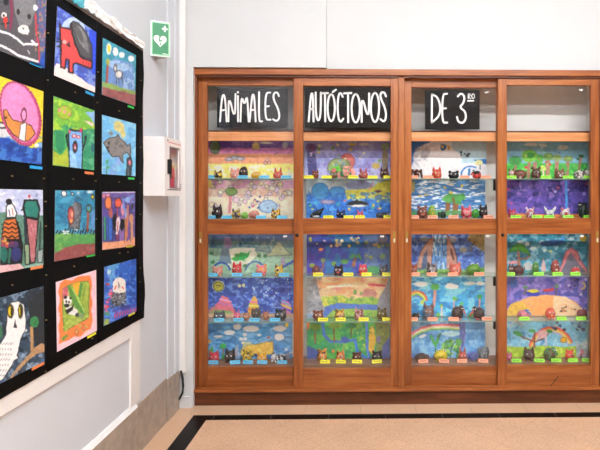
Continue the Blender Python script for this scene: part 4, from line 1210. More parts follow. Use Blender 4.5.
def p21(p):
    p.fr(0, 70, 4.5).f('e0c830', .2).p([(-100, 230), (45, 235), (60, 310), (-100, 310)], 'c8c8ca').p([(160, 330), (200, 325), (200, 355), (150, 345)], 'e4e4e6').l([(-90, 225), (40, 240)], 8, '2a2a2e').l([(-90, 258), (50, 262)], 8, '2a2a2e')
    p.p([(-100, 300), (40, 305), (90, 335), (140, 350), (200, 350), (200, 430), (-100, 400)], '2048a0').b('4a88d0', .2, .5, (-100, 300, 200, 430), .7).b('143078', .2, .58, (-100, 320, 200, 430), .7)
    p.e(92, 195, 88, 150, 'b84878', -17).e(90, 192, 76, 138, 'ec86bc', -17)
    R = [(92 + 82 * math.cos(t) * math.cos(-.297) - 144 * math.sin(t) * math.sin(-.297), 195 + 82 * math.cos(t) * math.sin(-.297) + 144 * math.sin(t) * math.cos(-.297)) for t in [2 * math.pi * i / 46 for i in range(46)]]
    for x, y in R: p.l([(x, y), (x + (x - 92) * .07, y + (y - 195) * .05)], 2.5, '5a1c38')
    p.p([(15, 180), (30, 178), (42, 205), (60, 225), (110, 238), (140, 250), (158, 285), (130, 320), (100, 318), (60, 290), (30, 250), (18, 210)], 'd48844', '2c1c18', .4).p([(92, 245), (120, 235), (112, 322), (85, 312)], 'e8e4e2', '5a4a48', .35).e(107, 202, 12, 28, 'ee90c0', ol='4a2030').e(27, 215, 5, 5, '201818')


def p22(p):
    p.fr(45, 90, 5).f('3a9a60', .35).b('58b058', .16, .5, None, .7).p([(40, 30), (250, 105), (250, 190), (190, 200), (150, 185), (100, 170), (60, 200), (40, 200)], '74b440').b('b0d040', .2, .52, (40, 50, 250, 200), .8).p([(200, 110), (250, 108), (250, 185), (235, 150)], '88b4e0').p([(195, 150), (238, 165), (240, 185), (215, 170)], 'ecc8c0')
    p.p([(40, 300), (65, 320), (90, 320), (110, 290), (125, 385), (40, 375)], 'a8b83c').p([(55, 200), (95, 210), (100, 290), (75, 330), (52, 280)], '2c8a5c').p([(190, 200), (250, 195), (250, 400), (195, 395)], '2f8f68').b('78c090', .25, .55, (190, 200, 250, 400), .6)
    p.e(98, 112, 36, 34, 'a4bc3c', ol='7a9430').e(73, 100, 7, 8, 'e08898').e(98, 110, 8, 8, 'e08898').e(122, 122, 7, 6, 'e08898').e(97, 88, 5, 4, 'e08898')
    p.p([(118, 205), (128, 195), (150, 202), (175, 205), (185, 196), (188, 300), (185, 395), (122, 388)], '78b4ec', '14182c', .5).p([(126, 300), (150, 305), (165, 392), (126, 385)], '98c8f0').l([(130, 200), (172, 206)], 9, '1c2030').e(122, 208, 7, 9, 'd86888').p([(172, 195), (184, 190), (186, 215), (174, 212)], 'c04068')
    p.e(146, 230, 10, 8, 'f0e8e8', ol='c04050').e(167, 234, 8, 7, 'f0e8e8', ol='c04050').e(150, 285, 10, 24, 'b04058', ol='18141c').e(151, 288, 5, 8, 'c8b8b8').e(150, 262, 6, 5, '18141c')
    for q in ([(122, 300), (112, 270), (108, 230)], [(188, 300), (198, 270), (203, 240)]): p.l(q, 7, '141824').e(q[2][0], q[2][1], 6, 11, '141824')
    p.e(238, 290, 7, 26, '205a70')


def p23(p):
    p.fr(95, 105, 5.62).f('6cb4e4', .25).b('98d0f0', .16, .5, None, .7).b('90a0e0', .16, .55, (40, 250, 150, 390), .6).p([(105, 100), (130, 85), (162, 110), (165, 145), (175, 165), (155, 190), (140, 155), (110, 140)], 'd8cc84').e(195, 330, 40, 60, '70c0ec')
    p.p([(48, 212), (72, 190), (100, 182), (120, 180), (128, 165), (140, 185), (165, 208), (185, 232), (196, 215), (200, 240), (200, 300), (180, 265), (162, 275), (150, 290), (160, 325), (145, 312), (138, 290), (100, 290), (78, 268), (70, 250)], '85807f', '38383c', .4).b('5c5858', .35, .55, (110, 190, 160, 250), .6)
    p.e(78, 215, 5, 8, '141418').e(73, 240, 7, 6, '141418').l([(70, 250), (78, 262)], 8, '202024').p([(75, 150), (85, 155), (88, 135), (97, 155), (104, 152), (95, 172), (80, 165)], '7c8088')
    p.p([(182, 300), (200, 292), (208, 320), (200, 400), (175, 400)], '2c3c44', '14181c').e(195, 325, 7, 16, 'e07888').l([(185, 350), (188, 395)], 6, '5c7078').e(68, 320, 7, 12, '48a070').e(72, 350, 9, 10, '58a880').l([(70, 350), (62, 385)], 6, '489068')


def p31(p):
    p.fr(0, 180, 4.5).f('b4bcdc', .15).b('d0d4ec', .2, .5, None, .7).d(10, (-60, 50, 190, 110), 6, ['8a94c0', 'e4e4f0'])
    p.p([(-100, 150), (20, 145), (100, 160), (200, 160), (200, 400), (-100, 420)], '5c8878').b('48705c', .2, .5, (-100, 160, 200, 400), .7).p([(-100, 380), (90, 378), (110, 400), (-100, 440)], 'e0b0b4').p([(110, 385), (200, 370), (200, 400), (110, 400)], '88b0a4')
    p.p([(20, 175), (72, 170), (90, 220), (105, 300), (100, 375), (0, 385), (5, 300), (10, 230)], '1c1c22').p([(20, 180), (70, 175), (82, 230), (85, 265), (10, 265)], 'c06830')
    for y in (195, 215, 235, 255): p.l([(8, y + 6), (22, y - 4), (38, y + 6), (54, y - 4), (70, y + 6), (84, y - 4)], 5, '1c1414')
    p.e(25, 290, 20, 16, 'a04050').e(60, 290, 24, 14, '503c68').d(8, (8, 265, 95, 300), 7, ['c05838', '7a3858', 'c8a040']).e(18, 335, 16, 36, '206a60').l([(45, 310), (40, 370)], 12, '2c6858').e(72, 335, 24, 34, '303468')
    p.p([(28, 120), (45, 95), (62, 115), (75, 150), (70, 168), (28, 170)], 'e8e8ea', '1c1c22', .5).e(40, 98, 14, 13, '18181c').l([(40, 135), (45, 160)], 4, '4a4a70').l([(55, 130), (58, 158)], 4, 'c06858')
    p.p([(105, 120), (112, 92), (165, 90), (178, 130), (172, 175), (115, 165)], '2a7c70', '101418', .9).e(132, 74, 6, 7, 'd05858').l([(98, 135), (112, 125)], 7, '101418')
    p.p([(118, 170), (172, 180), (165, 260), (158, 370), (138, 375), (128, 280)], 'b06a70', '18181c', .7).b('d09098', .4, .55, (120, 180, 170, 370), .5, (1.5, .4)).l([(112, 160), (118, 290)], 12, '28343a').p([(110, 290), (132, 290), (132, 380), (115, 382)], '88a080', '18181c').l([(182, 190), (178, 320)], 8, '28343a').p([(168, 320), (195, 310), (190, 370), (170, 372)], '98a8a8', '303a40')


def p32(p):
    p.fr(45, 180, 5).f('2c84a8', .35).b('60b0d0', .2, .52, None, .6, (.7, .9)).b('205c88', .2, .56, None, .6)
    p.e(95, 68, 13, 15, 'e4e0e0', ol='3a3a48').e(137, 70, 6, 7, 'e0dcdc', ol='3a3a48').e(166, 64, 5, 8, 'e0d8d8').p([(160, 75), (190, 105), (165, 92)], '3a5a68').e(238, 85, 8, 10, 'e8c830', ol='3a3428').e(225, 60, 16, 8, 'c8dce4')
    p.g([(268, '4c9a50')], .35) if False else p.p([(40, 270), (100, 262), (170, 272), (255, 265), (255, 330), (40, 370)], '559c54').b('88b858', .2, .54, (40, 268, 255, 350), .5).p([(40, 370), (110, 335), (170, 320), (255, 318), (255, 380), (40, 420)], '8c4c4c').b('a86860', .25, .52, (40, 335, 255, 410), .5)
    p.p([(138, 135), (150, 110), (178, 118), (182, 150), (176, 190), (170, 245), (120, 240), (125, 180)], '5c6068', '34363c').b('8a8e94', .4, .5, (125, 115, 180, 245), .6).e(150, 150, 12, 40, '7c7c84').e(130, 178, 15, 40, 'c05858', ol='6a2828').e(135, 172, 6, 16, 'e0a888').e(132, 205, 8, 10, 'e0a058')
    p.l([(216, 155), (212, 255)], 11, '9c5038').e(218, 142, 13, 17, '58a058', ol='282c30').e(217, 140, 7, 9, '4888c8').p([(228, 170), (250, 150), (250, 250), (232, 250)], '5c90c8')
    for x in range(58, 250, 13): p.l([(x, 272 - (x % 5) * 3), (x + 6, 256 - (x % 7) * 2)], 6, '18202c')
    p.d(9, (90, 245, 160, 270), 4, ['d8dce0'])


def p33(p):
    p.fr(95, 180, 5.62).f('5c4c98', .35).b('7a68b0', .2, .5, None, .6).b('3c3070', .2, .56, None, .6).l([(45, 70), (225, 68)], 7, 'd8d4e4').b('6c98d8', .3, .5, (150, 80, 220, 190), .7).p([(42, 350), (130, 345), (228, 318), (228, 372), (42, 395)], 'e4a07c')
    for x0, x1, c in ((48, 62, '38a070'), (62, 74, '3c60b0'), (74, 98, '3868c0'), (98, 116, '3c4488'), (116, 135, '8c4068'), (135, 165, '8c6cb0'), (165, 178, 'c08058'), (178, 198, '7050a0'), (198, 214, 'c49878')):
        p.p([(x0, 210), (x1, 205), (x1 + 1, 330), (x0, 345)], c).l([(x0, 210), (x0, 345)], 2.5, '201c38')
    p.e(75, 128, 19, 38, 'e8824c', ol='5c3048').e(130, 128, 19, 28, 'e4644c', ol='5c3048').l([(82, 165), (92, 220)], 4, '2c1c30').l([(128, 155), (125, 210)], 5, 'c04848').e(88, 185, 10, 30, 'b05c58').e(50, 90, 8, 12, 'd87880').e(72, 85, 10, 8, 'e090a0')
    p.p([(105, 190), (120, 185), (118, 290), (104, 280), (98, 230)], '18161e').p([(145, 215), (165, 225), (168, 260), (150, 288), (138, 265)], '18161e').p([(122, 215), (138, 205), (140, 250), (128, 310), (116, 300)], 'e0d8dc').l([(130, 235), (124, 290)], 5, 'c05050').e(155, 165, 10, 35, 'd890a8').e(160, 150, 6, 14, '6898e0')
    p.l([(185, 145), (178, 320)], 10, 'c87c58').e(203, 215, 12, 26, 'c89068').e(208, 150, 6, 20, '34343c').e(182, 110, 14, 16, '88b0e0').e(172, 190, 7, 26, '88a0d8')


def p41(p):
    p.fr(0, 275, 3.6).f('34485c', .35).b('88a0b8', .2, .54, None, .7).b('182430', .18, .54, None, .8).p([(100, 100), (160, 40), (165, 250), (130, 260), (110, 180)], '262c32', mot=.4)
    p.p([(38, 378), (110, 350), (165, 290), (165, 320), (90, 350), (0, 390), (0, 375)], '48648c').b('98b0d0', .25, .52, (40, 280, 165, 380), .7)
    p.p([(36, 370), (60, 335), (95, 295), (125, 262), (150, 245), (163, 250), (163, 275), (130, 285), (105, 305), (75, 335), (40, 375)], 'b89068').l([(116, 270), (114, 188)], 11, 'b48c5c').e(124, 168, 16, 20, '2f7848').b('48985c', .5, .5, (108, 148, 140, 190), .6).e(2, 205, 8, 22, '3a7850')
    p.p([(28, 110), (42, 98), (65, 94), (85, 105), (93, 150), (92, 195), (75, 230), (62, 290), (68, 298), (50, 310), (38, 335), (10, 375), (-60, 420), (-60, 280), (0, 250), (20, 215), (25, 160)], 'eceaea', '20262c', .35, .1)
    p.e(38, 130, 10, 22, 'd8c020', ol='282410').e(42, 132, 3.5, 18, '141414').e(74, 130, 8, 22, 'd8c020', ol='282410').e(76, 130, 3.5, 18, '141414').p([(54, 160), (62, 190), (48, 190)], '24242c')
    for x in range(-30, 50, 10):
        for y in range(245, 360, 19): p.l([(x + (y % 3) * 3, y), (x - 1, y + 6)], 2.2, '8a8a94') if x < 62 - (y - 230) * .35 else None
    p.e(94, 200, 4, 5, 'd8d8d8')


def p42(p):
    p.fr(45, 260, 4.5).f('f0c8d4', .12)
    B = [(66, 110)]
    import math as _m
    E = [(68, 105), (90, 88), (120, 92), (150, 75), (180, 72), (205, 70), (212, 110), (206, 150), (214, 190), (208, 230), (214, 270), (206, 310), (180, 322), (160, 345), (130, 345), (105, 362), (80, 370), (62, 378), (66, 340), (60, 300), (68, 260), (60, 220), (68, 180), (60, 140)]
    p.p(E, 'f08448', mot=.18)
    p.p([(78, 145), (82, 128), (110, 112), (150, 100), (192, 95), (200, 120), (198, 180), (196, 260), (150, 285), (85, 322), (80, 240)], '94b048', '6a7c38', .4).p([(120, 108), (160, 98), (160, 130), (145, 165)], 'e8b038').p([(78, 132), (100, 118), (105, 150), (100, 175), (80, 180)], 'c86070').b('e098a0', .4, .5, (78, 118, 108, 180), .6)
    p.b('c0cc68', .3, .52, (80, 225, 198, 325), .7).p([(100, 115), (112, 118), (150, 190), (180, 240), (172, 250), (130, 205)], '5c9444').p([(160, 100), (170, 110), (158, 175), (148, 160)], '4c8c44').p([(178, 105), (198, 100), (190, 180), (165, 200)], 'a8b850').l([(125, 130), (178, 235)], 5, 'a8d070').l([(182, 110), (168, 190)], 5, '709c3c')
    p.e(102, 185, 18, 22, 'ecebea').e(92, 168, 7, 8, '18181c').e(115, 172, 5, 6, '18181c').e(96, 188, 4, 6, '18181c').e(108, 190, 4, 5, '18181c').p([(92, 215), (120, 205), (145, 225), (150, 250), (110, 245)], 'ecebea').p([(90, 228), (120, 210), (130, 196), (125, 225), (100, 244)], '18181c').e(148, 247, 12, 9, '34383c').e(98, 205, 12, 8, '18181c').p([(150, 240), (172, 240), (172, 262), (152, 262)], '88a478')
    p.e(85, 352, 7, 12, '78a048', 40).e(98, 342, 5, 7, '78a048').e(142, 325, 8, 12, None, ol='c07858').e(175, 305, 7, 12, None, ol='c07858')


def p43(p):
    p.fr(95, 250, 5).f('2f60c0', .35).b('68b0e0', .18, .5, (45, 60, 120, 240), .8).b('183c98', .18, .5, (120, 40, 210, 300), .7).b('78a8e8', .3, .58, None, .6)
    p.e(122, 170, 32, 34, 'f0e4dc').p([(88, 190), (105, 145), (125, 135), (148, 150), (155, 210), (120, 220), (92, 212)], 'f0e4dc').p([(78, 235), (90, 215), (120, 222), (155, 208), (150, 255), (125, 282), (105, 285), (85, 265)], '70747c').b('28282e', .6, .5, (80, 212, 158, 290), .8).b('c8ccd0', .7, .6, (80, 212, 158, 290), .7)
    p.l([(98, 195), (106, 180)], 6, 'e05848').l([(136, 185), (143, 192)], 6, 'e05848').l([(118, 190), (118, 165), (125, 185)], 3, '48484c').d(14, (50, 170, 85, 310), 7, ['d84c58', 'e0708c']).b('48a078', .35, .5, (45, 310, 75, 380), .8).p([(45, 375), (50, 345), (70, 345), (72, 372)], 'a8b85c')
    for x in range(98, 205, 13): p.l([(x, 340 - (x - 98) * .33), (x + 3, 315 - (x - 98) * .25)], 6, 'd04068')
    p.e(70, 110, 7, 9, 'a8d8f0', ol='d8ecf4').l([(90, 305), (200, 275)], 5, '58308c')


LEFT = [
 ((-19, -52), (46.8, -10), (44.6, 68.4), (-19, 43), p11, 'grey long-faced animal above two white wavy lines', (36, 64.5, 'blue')),
 ((57.5, 6), (96.3, 32.3), (95, 92.5), (54.2, 75.2), p12, 'red cat-like animal with a big dark grey tail on blue', (90, 93.5, 'blue')),
 ((103, 37.8), (136, 55.2), (135.2, 106), (102, 94.6), p13, 'small white animal under four clouds over red ground', (131, 107, 'green')),
 ((-20, 69), (43.5, 91.6), (41.6, 164.6), (-20, 157), p21, 'pink oval holding an orange animal above dark blue water', (36.5, 167.5, 'blue')),
 ((53.8, 96), (94.5, 110.6), (94.2, 170.2), (53, 165.2), p22, 'light blue creature with raised arms on green', (89.5, 173, 'orange')),
 ((102.2, 114.8), (136, 123.8), (135.4, 176.2), (102, 174), p23, 'grey fish in light blue water', (131.5, 178.5, 'green')),
 ((-20, 188.5), (42.8, 190), (43.4, 264.8), (-20, 276.5), p31, 'two standing figures, one with a dark green head', (37, 267.5, 'orange')),
 ((55.4, 190.4), (94.8, 190.4), (95, 254.2), (54.6, 261.6), p32, 'grey animal by a thin tree above green and brown ground', (91, 255.3, 'green')),
 ((102.2, 192), (135.2, 191.6), (134.8, 245.8), (102.5, 250), p33, 'crowd of purple figures under orange balloons', (130, 246.2, 'yellow')),
 ((-20, 303.5), (43.7, 286), (44.5, 361.2), (-20, 394), p41, 'white owl with yellow eyes before a dark sky', (38.5, 366, 'orange')),
 ((56, 282.2), (96.2, 270), (96.8, 330.7), (57.2, 351.9), p42, 'panda among bamboo in an orange frame', (92, 335.2, 'yellow')),
 ((104.5, 267), (136.2, 258.6), (136.5, 311), (104, 326), p43, 'white and grey shaggy animal in deep blue water', (132, 314, 'yellow')),
]
# black paper lining: three upright sheets, the far one curling at its lower corner
PX = WX + 0.022


def topy(x): return 50.5 + 0.667 * (x - 142.0)
def boty(x): return 319.5 - 0.574 * (x - 140.0)


LAB = ['black display paper sheet under the owl painting', 'black display paper sheet under the panda painting', 'black display paper sheet nearest the defibrillator box, lower corner curling']
for i, (x0, x1) in enumerate(((-60, 46), (46, 98), (98, 143))):
    n, mrows = 8, 24
    V = []
    Yq = lw(x0, 200, PX)[1], lw(x1, 200, PX)[1]
    zt0, zt1 = lw(x0, topy(x0), PX)[2], lw(x1, topy(x1), PX)[2]
    zb0, zb1 = lw(x0, boty(x0), PX)[2], lw(x1, boty(x1), PX)[2]
    mb = MB(); mb.smooth = True
    vs_ = []
    for r in range(mrows + 1):
        for c in range(n + 1):
            u, v_ = c / n, r / mrows
            y = Yq[0] * (1 - u) + Yq[1] * u + (0.006 if i < 2 else 0) * u
            z = (zt0 * (1 - u) + zt1 * u) * (1 - v_) + (zb0 * (1 - u) + zb1 * u) * v_
            off = (0.0006 if i == 0 else 0) + 0.0012 * math.sin(y * 41 + z * 23) + 0.0004 * i
            if i == 2:
                k = max(0, u - 0.86) * 7
                off += 0.006 * k * (0.5 + 0.5 * math.sin(v_ * 17)) + 0.05 * k * max(0, v_ - 0.84) ** 1.0
                y += 0.004 * k * math.sin(v_ * 23) + 0.2 * k * max(0, min(v_ - 0.82, 0.14 - (v_ - 0.82) * 0.6))
            vs_.append((PX - 0.003 + off, y, z))
    fs_ = [(r * (n + 1) + c, (r + 1) * (n + 1) + c, (r + 1) * (n + 1) + c + 1, r * (n + 1) + c + 1) for r in range(mrows) for c in range(n)]
    mb._a(vs_, fs_)
    loc = (PX, (Yq[0] + Yq[1]) / 2, min(zb0, zb1))
    o = mb.build('display_paper', BLACKP, None, 0, loc)
    sol = o.modifiers.new('Solidify', 'SOLIDIFY'); sol.thickness = 0.0012; sol.offset = -1
    tag(o, LAB[i], 'paper', 'black display paper sheets')
# pin board the paper hangs on (white painted, coloured taupe for the shadow on its top edge)
struct('trim_8', MB().box(WX, WX + 0.0178, YB, lw(140.5, 200)[1], zt_[2] + 0.03, lw(142, 49)[2]), paint('shadow_taupe_paint', '8d7f78', 0.5, 0.05, 8))
PXP = PX
ROW = ['topmost row', 'second row', 'third row', 'bottom row']
TAGC = {'blue': '2f9fe0', 'green': '30c850', 'orange': 'e8834c', 'yellow': 'e6e024'}
for i, (a, b_, c, d, fn, desc, (tx, ty, tc)) in enumerate(LEFT):
    cn = [lw(*q, PXP) for q in (a, b_, c, d)]
    sheet('painting', cn, (1, 0, 0), 0.001, fn, "child's painting of a " + desc if not desc.startswith('two') else "child's painting of " + desc, 'painting', "children's paintings on black paper",
          i * 5.3 + 40, 1.1, [a, b_, c], min(cn[2][2], cn[3][2]))
    cy_ = lw(tx, ty, PXP)
    # strip lies level with the lower edge of its painting
    hw, hh = 0.04, 0.0062
    sl = (cn[2][2] - cn[3][2]) / (cn[2][1] - cn[3][1])
    o = MB().slab([(PXP, cy_[1] - hw, cy_[2] - hh - sl * hw), (PXP, cy_[1] + hw, cy_[2] - hh + sl * hw), (PXP, cy_[1] + hw, cy_[2] + hh + sl * hw), (PXP, cy_[1] - hw, cy_[2] + hh - sl * hw)], (1, 0, 0), 0.0045).build('paper_tag', plain('tag_paper_' + tc, TAGC[tc], 0.6), None, 0, (PXP, cy_[1], cy_[2] - hh))
    tag(o, tc + ' paper tag below the painting of ' + ('a ' if not desc.startswith('two') else '') + ' '.join(desc.split()[:7]), 'paper tag', 'coloured paper tags under the paintings')
# crumpled white paper fringe along the top edge
TIS = paint('white_tissue_paper', 'f8f8f8', 0.5, 0.03, 30)
TUR = plain('turquoise_tissue_paper', '5cb4c4', 0.6)


def fringe(x0, x1, up, lowf, mat, label, seed):
    R = random.Random(seed)
    n = 46
    mb = MB(); mb.smooth = False
    vs_ = []
    X0 = lw(x0, 0, PX)[1]; X1 = lw(x1, 0, PX)[1]
    for c in range(n + 1):
        u = c / n
        y = X0 * (1 - u) + X1 * u
        px = x0 * (1 - u) + x1 * u
        # px of that depth on the wall
        px = CX + FPX * (PX * RX + y * RY) / (PX * FX + y * FY)
        zt = lw(px, up(px), PX)[2] + R.uniform(-.006, .014)
        zb = lw(px, lowf(px), PX)[2] + R.uniform(-.012, .006)
        for r in range(6):
            v_ = r / 5
            vs_.append((PX + ((0.006 + R.uniform(0.001, 0.017) + (0.012 if x0 > 0 else 0)) if 0 < r else -0.003), y + R.uniform(-.004, .004), zt * (1 - v_) + zb * v_ + R.uniform(-.003, .003)))
    fs_ = []
    for c in range(n):
        for r in range(5):
            q = (c * 6 + r, c * 6 + r + 1, (c + 1) * 6 + r + 1, (c + 1) * 6 + r)
            fs_ += [(q[0], q[1], q[2]), (q[0], q[2], q[3])]
    mb._a(vs_, fs_)
    o = mb.build('tissue_fringe', mat, None, 0, (PX, (X0 + X1) / 2, min(v[2] for v in vs_)))
    s_ = o.modifiers.new('Solidify', 'SOLIDIFY'); s_.thickness = 0.001
    tag(o, label, 'paper fringe')


fringe(-40, 142.5, lambda x: 43.5 + 0.845 * (x - 142.5), lambda x: 48.3 + 0.69 * (x - 141.7), TIS, 'crumpled white tissue fringe along the top of the black paper', 3)
fringe(66, 79, lambda x: 43.5 + 0.845 * (x - 142.5) + 3.0, lambda x: 50.3 + 0.69 * (x - 141.7) + 1.0, TUR, 'small turquoise tissue scrap in the white fringe', 5)
# pushpins
PINS = [(48, 33), (47.5, 80), (75, 92.3), (97, 102.5), (119, 111), (98, 72), (12, 176), (43.5, 178.5), (73, 179), (95.5, 181), (119, 182), (45.5, 201.5), (45.5, 226), (140.5, 80.5), (140.3, 147.3), (141.3, 116.3), (140.2, 183), (140.3, 214.5), (96, 219), (119.5, 253.2), (128, 252.3), (140.3, 268), (74, 266.3), (12, 285), (46, 275), (46, 320), (92, 338.5), (76, 352.5), (45.5, 371.5), (139.8, 282)]
BP = plain('pushpin_brass', '8a744a', 0.35, 0.8)
pm = None
for (x, y) in PINS:
    c = lw(x, y, PX + 0.0005)
    if pm is None:
        pm = MB().tube([(-0.006, 0, 0), (0.003, 0, 0), (0.005, 0, 0)], [0.002, 0.0034, 0.0015], 10).build('pushpin', BP)
        o = pm
    else:
        o = pm.copy(); COL.objects.link(o)
    o.location = c
    tag(o, 'small brass pushpin pressed into the black display paper', 'pushpin', 'pushpins in the black paper')

# ------------------------------------------------------------------ defibrillator sign and box
G = plain('safety_green', '0c8049', 0.4); SW = plain('sign_white', 'f2f4f2', 0.4); LG = plain('pale_sign_green', 'a8dcb4', 0.4)
y0s, y1s = lw(150.4, 200)[1], 3.49
x1s = (171.6 - 365.3) / 500 * 3.49
A = Vector((WX + 0.002, y0s, 0)); B = Vector((x1s, y1s, 0)); C_ = Vector((WX + 0.002, 2 * y1s - y0s, 0))
zs0, zs1 = lw(150.4, 55.4)[2], lw(150.4, 20)[2]
sg = tag(empty('rescue_sign', (WX, y1s, zs0)), 'green and white V-shaped sign with heart, bolt and cross, fixed to the wall', 'sign')
So = Vector((WX, y1s, zs0))
for k, (P, Q) in enumerate(((A, B), (C_, B))):
    d = (Q - P); L = d.length; d.normalize()
    n = Vector((d.y, -d.x, 0)) if k == 0 else Vector((-d.y, d.x, 0))
    H = zs1 - zs0

    def at(u, v, off=0.0): return P + d * (u * L) + Vector((0, 0, zs0 + v * H)) + n * off - So
    MB().slab([at(0, 0), at(1, 0), at(1, 1), at(0, 1)], n, 0.003).build('panel', SW, sg)
    def face(name, pts, m, off):
        q = MB(); q._a([at(u, v, off) for u, v in pts], [tuple(range(len(pts)))]); return q.build(name, m, sg)
    face('pale_border', [(.03, .02), (.97, .02), (.97, .98), (.03, .98)], LG, 0.0006)
    face('green_field', [(.09, .055), (.91, .055), (.91, .945), (.09, .945)], G, 0.0012)
    cx_, cy_ = .72, .80
    w_, h_ = .045, .026; W_, H_ = .14, .085
    face('cross', [(cx_ - w_, cy_ - H_), (cx_ + w_, cy_ - H_), (cx_ + w_, cy_ - h_), (cx_ + W_, cy_ - h_), (cx_ + W_, cy_ + h_), (cx_ + w_, cy_ + h_), (cx_ + w_, cy_ + H_), (cx_ - w_, cy_ + H_), (cx_ - w_, cy_ + h_), (cx_ - W_, cy_ + h_), (cx_ - W_, cy_ - h_), (cx_ - w_, cy_ - h_)], SW, 0.0018)
    hp = []
    for i in range(40):
        t = 2 * math.pi * i / 40
        hp.append((.48 + .021 * 16 * math.sin(t) ** 3, .455 + .0118 * (13 * math.cos(t) - 5 * math.cos(2 * t) - 2 * math.cos(3 * t) - math.cos(4 * t))))
    face('heart', hp, SW, 0.0018)
    face('bolt', [(.50, .55), (.36, .44), (.47, .43), (.42, .34), (.56, .31), (.52, .345), (.66, .47), (.55, .47), (.60, .55)] if False else
         [(.44, .58), (.52, .58), (.47, .46), (.60, .49), (.50, .36), (.55, .36), (.47, .29), (.44, .38), (.48, .375), (.52, .435), (.40, .41)], G, 0.0024)
    face('small_print_line', [(.60, .075), (.88, .075), (.88, .092), (.60, .092)], SW, 0.0018)
# box
yb0 = lw(142, 200)[1]; xb1 = -1.317; yb1 = 3.605
zb1_, zb0_ = 2.055, 1.664
BXM = paint('cream_enamel', 'f4eeec', 0.35, 0.02, 10)
bx = tag(empty('defibrillator_box', (WX, (yb0 + yb1) / 2, zb0_)), 'white wall-mounted defibrillator box with a windowed door', 'box')
Bo = Vector((WX, (yb0 + yb1) / 2, zb0_))


def bpart(mb, name, mat, parent, bev=0.0, sub=False):
    o = mb.build(name, mat, parent, bev)
    if not sub: o.location = -Bo
    return o


t_ = 0.012
q = MB()
q.box(WX + .001, xb1 - .012, yb0, yb0 + t_, zb0_, zb1_).box(WX + .001, xb1 - .012, yb1 - t_, yb1, zb0_, zb1_)
q.box(WX + .001, xb1 - .012, yb0 + t_, yb1 - t_, zb0_, zb0_ + t_).box(WX + .001, xb1 - .012, yb0 + t_, yb1 - t_, zb1_ - t_, zb1_)
q.box(WX + .001, WX + .006, yb0 + t_, yb1 - t_, zb0_ + t_, zb1_ - t_)
bpart(q, 'shell', BXM, bx, 0.004)
XD = xb1 - .0115
def dy(px): return lw(px, 200, xb1)[1]
w0, w1 = dy(169.8), dy(179.3)
wz1, wz0 = lw(170, 147.2, xb1)[2], lw(170, 187.5, xb1)[2]
q = MB()
q.box(XD, xb1, yb0, w0, zb0_, zb1_).box(XD, xb1, w1, yb1, zb0_, zb1_).box(XD, xb1, w0, w1, zb0_, wz0).box(XD, xb1, w0, w1, wz1, zb1_)
dr = bpart(q, 'door', BXM, bx, 0.0)
MB().box(XD + .003, XD + .006, w0, w1, wz0, wz1).build('window', GLASS, dr)
q = MB()
for (a_, b_, c_, d_) in ((w0 - .006, w0, wz0 - .006, wz1 + .006), (w1, w1 + .005, wz0 - .006, wz1 + .006), (w0, w1, wz0 - .006, wz0), (w0, w1, wz1, wz1 + .006)):
    q.box(xb1, xb1 + .002, a_, b_, c_, d_)
q.build('window_seal', plain('grey_rubber', '8a8486', 0.6), dr)
q = MB().box(xb1, xb1 + .018, dy(167.2), dy(169.4), lw(168, 174, xb1)[2], lw(168, 159.3, xb1)[2])
q.build('handle', BLK, dr, 0.003)
q = MB()
for k in range(11):
    ya_ = dy(168.5) + (dy(181) - dy(168.5)) * k / 11
    q.box(xb1, xb1 + .0008, ya_, ya_ + (dy(181) - dy(168.5)) / 15, lw(170, 142.6, xb1)[2] - .003 , lw(170, 142.6, xb1)[2] + .004)
q.build('red_print', plain('red_print', 'd88a86', 0.5), dr)
q = MB()
q.box(xb1, xb1 + .0008, dy(167.3), dy(168.3), lw(168, 141.3, xb1)[2], lw(168, 139.6, xb1)[2]).box(xb1, xb1 + .0008, dy(167.3), dy(180.5), lw(170, 190.2, xb1)[2], lw(170, 189.2, xb1)[2])
for k in range(3):
    q.box(xb1, xb1 + .0008, dy(180.4), dy(181.1), lw(180, 185 + 2 * k, xb1)[2], lw(180, 183.9 + 2 * k, xb1)[2])
q.build('grey_print', plain('grey_print', '6a6668', 0.5), dr)
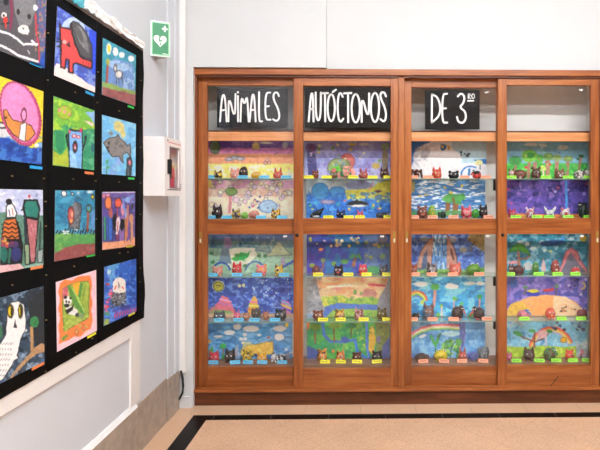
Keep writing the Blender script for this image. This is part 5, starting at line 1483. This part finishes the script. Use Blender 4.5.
# rescue kit inside
RED = plain('red_nylon', 'd03a4c', 0.6)
kit = tag(empty('defibrillator_kit', (WX + .065, (w0 + w1) / 2 + .01, zb0_ + t_ + .0005)), 'red defibrillator kit standing inside the white wall box', 'defibrillator')
q = MB(); q.box(-.045, .05, -.085, .085, 0, .2); q.build('case', RED, kit, 0.012)
MB().box(.0505, .054, -.07, .02, .11, .17).build('dark_panel', plain('dark_grey_plastic', '2c2a2c', 0.5), kit, 0.002)
MB().tube([(0, -.05, .2), (0, -.045, .23), (0, 0, .245), (0, .045, .23), (0, .05, .2)], .008, 8).build('carry_handle', BLK, kit)
MB().box(-.045, .045, -.1, .1, .2005, .202).build('lid_edge', plain('orange_plastic', 'd0804a', 0.5), kit)

# cable ducts in the corner, and the cable loop below them
du = tag(empty('cable_duct', (WX + .03, 3.93, 1)), 'white plastic cable duct with two channels running up the corner', 'cable duct')
zd = pt(180, 371, 3.93)[2]
xa_, xm_, xb_ = X(175.3, 3.93), X(179.8, 3.93), X(185.6, 3.93)
q = MB().box(xa_, xm_ - .002, 3.905, 3.949, zd, CEIL - .002)
o = q.build('channel', TRIMW, du, .003); o.location = -Vector(du.location)
q = MB().box(xm_, xb_, 3.912, 3.949, zd - .01, CEIL - .002)
o = q.build('channel', TRIMW, du, .003); o.location = -Vector(du.location)
cb = [pt(181, 370.5, 3.915), pt(182.5, 378, 3.91), pt(183.2, 386, 3.905), pt(182.5, 393, 3.905), pt(179.5, 398.5, 3.915), pt(178.6, 399.5, 3.93)]
o = MB().tube([Vector(c) for c in cb], .0085, 8).build('cable', BLK, None, 0, cb[-1])
tag(o, 'black cable looping out below the white cable duct', 'cable')

# ================================================================== camera and render settings
cam = bpy.data.cameras.new('camera')
cam.lens = 30.0; cam.sensor_width = 36.0; cam.sensor_fit = 'HORIZONTAL'
cam.shift_x = (300 - CX) / 600.0
cam.shift_y = -(225 - CY) / 600.0
cam.clip_start = 0.05
co = bpy.data.objects.new('camera', cam)
co.location = (0, 0, HC)
co.rotation_euler = (math.radians(90), 0, -YAW)
COL.objects.link(co)
SC.camera = co
w = bpy.data.worlds.new('World')
SC.world = w
w.use_nodes = True
w.node_tree.nodes['Background'].inputs['Color'].default_value = (0.8, 0.85, 0.9, 1)
w.node_tree.nodes['Background'].inputs['Strength'].default_value = 0.3
vs = SC.view_settings
vs.view_transform = 'Standard'
vs.look = 'None'
vs.gamma = 1.0
vs.use_curve_mapping = False
vs.exposure = 0.22
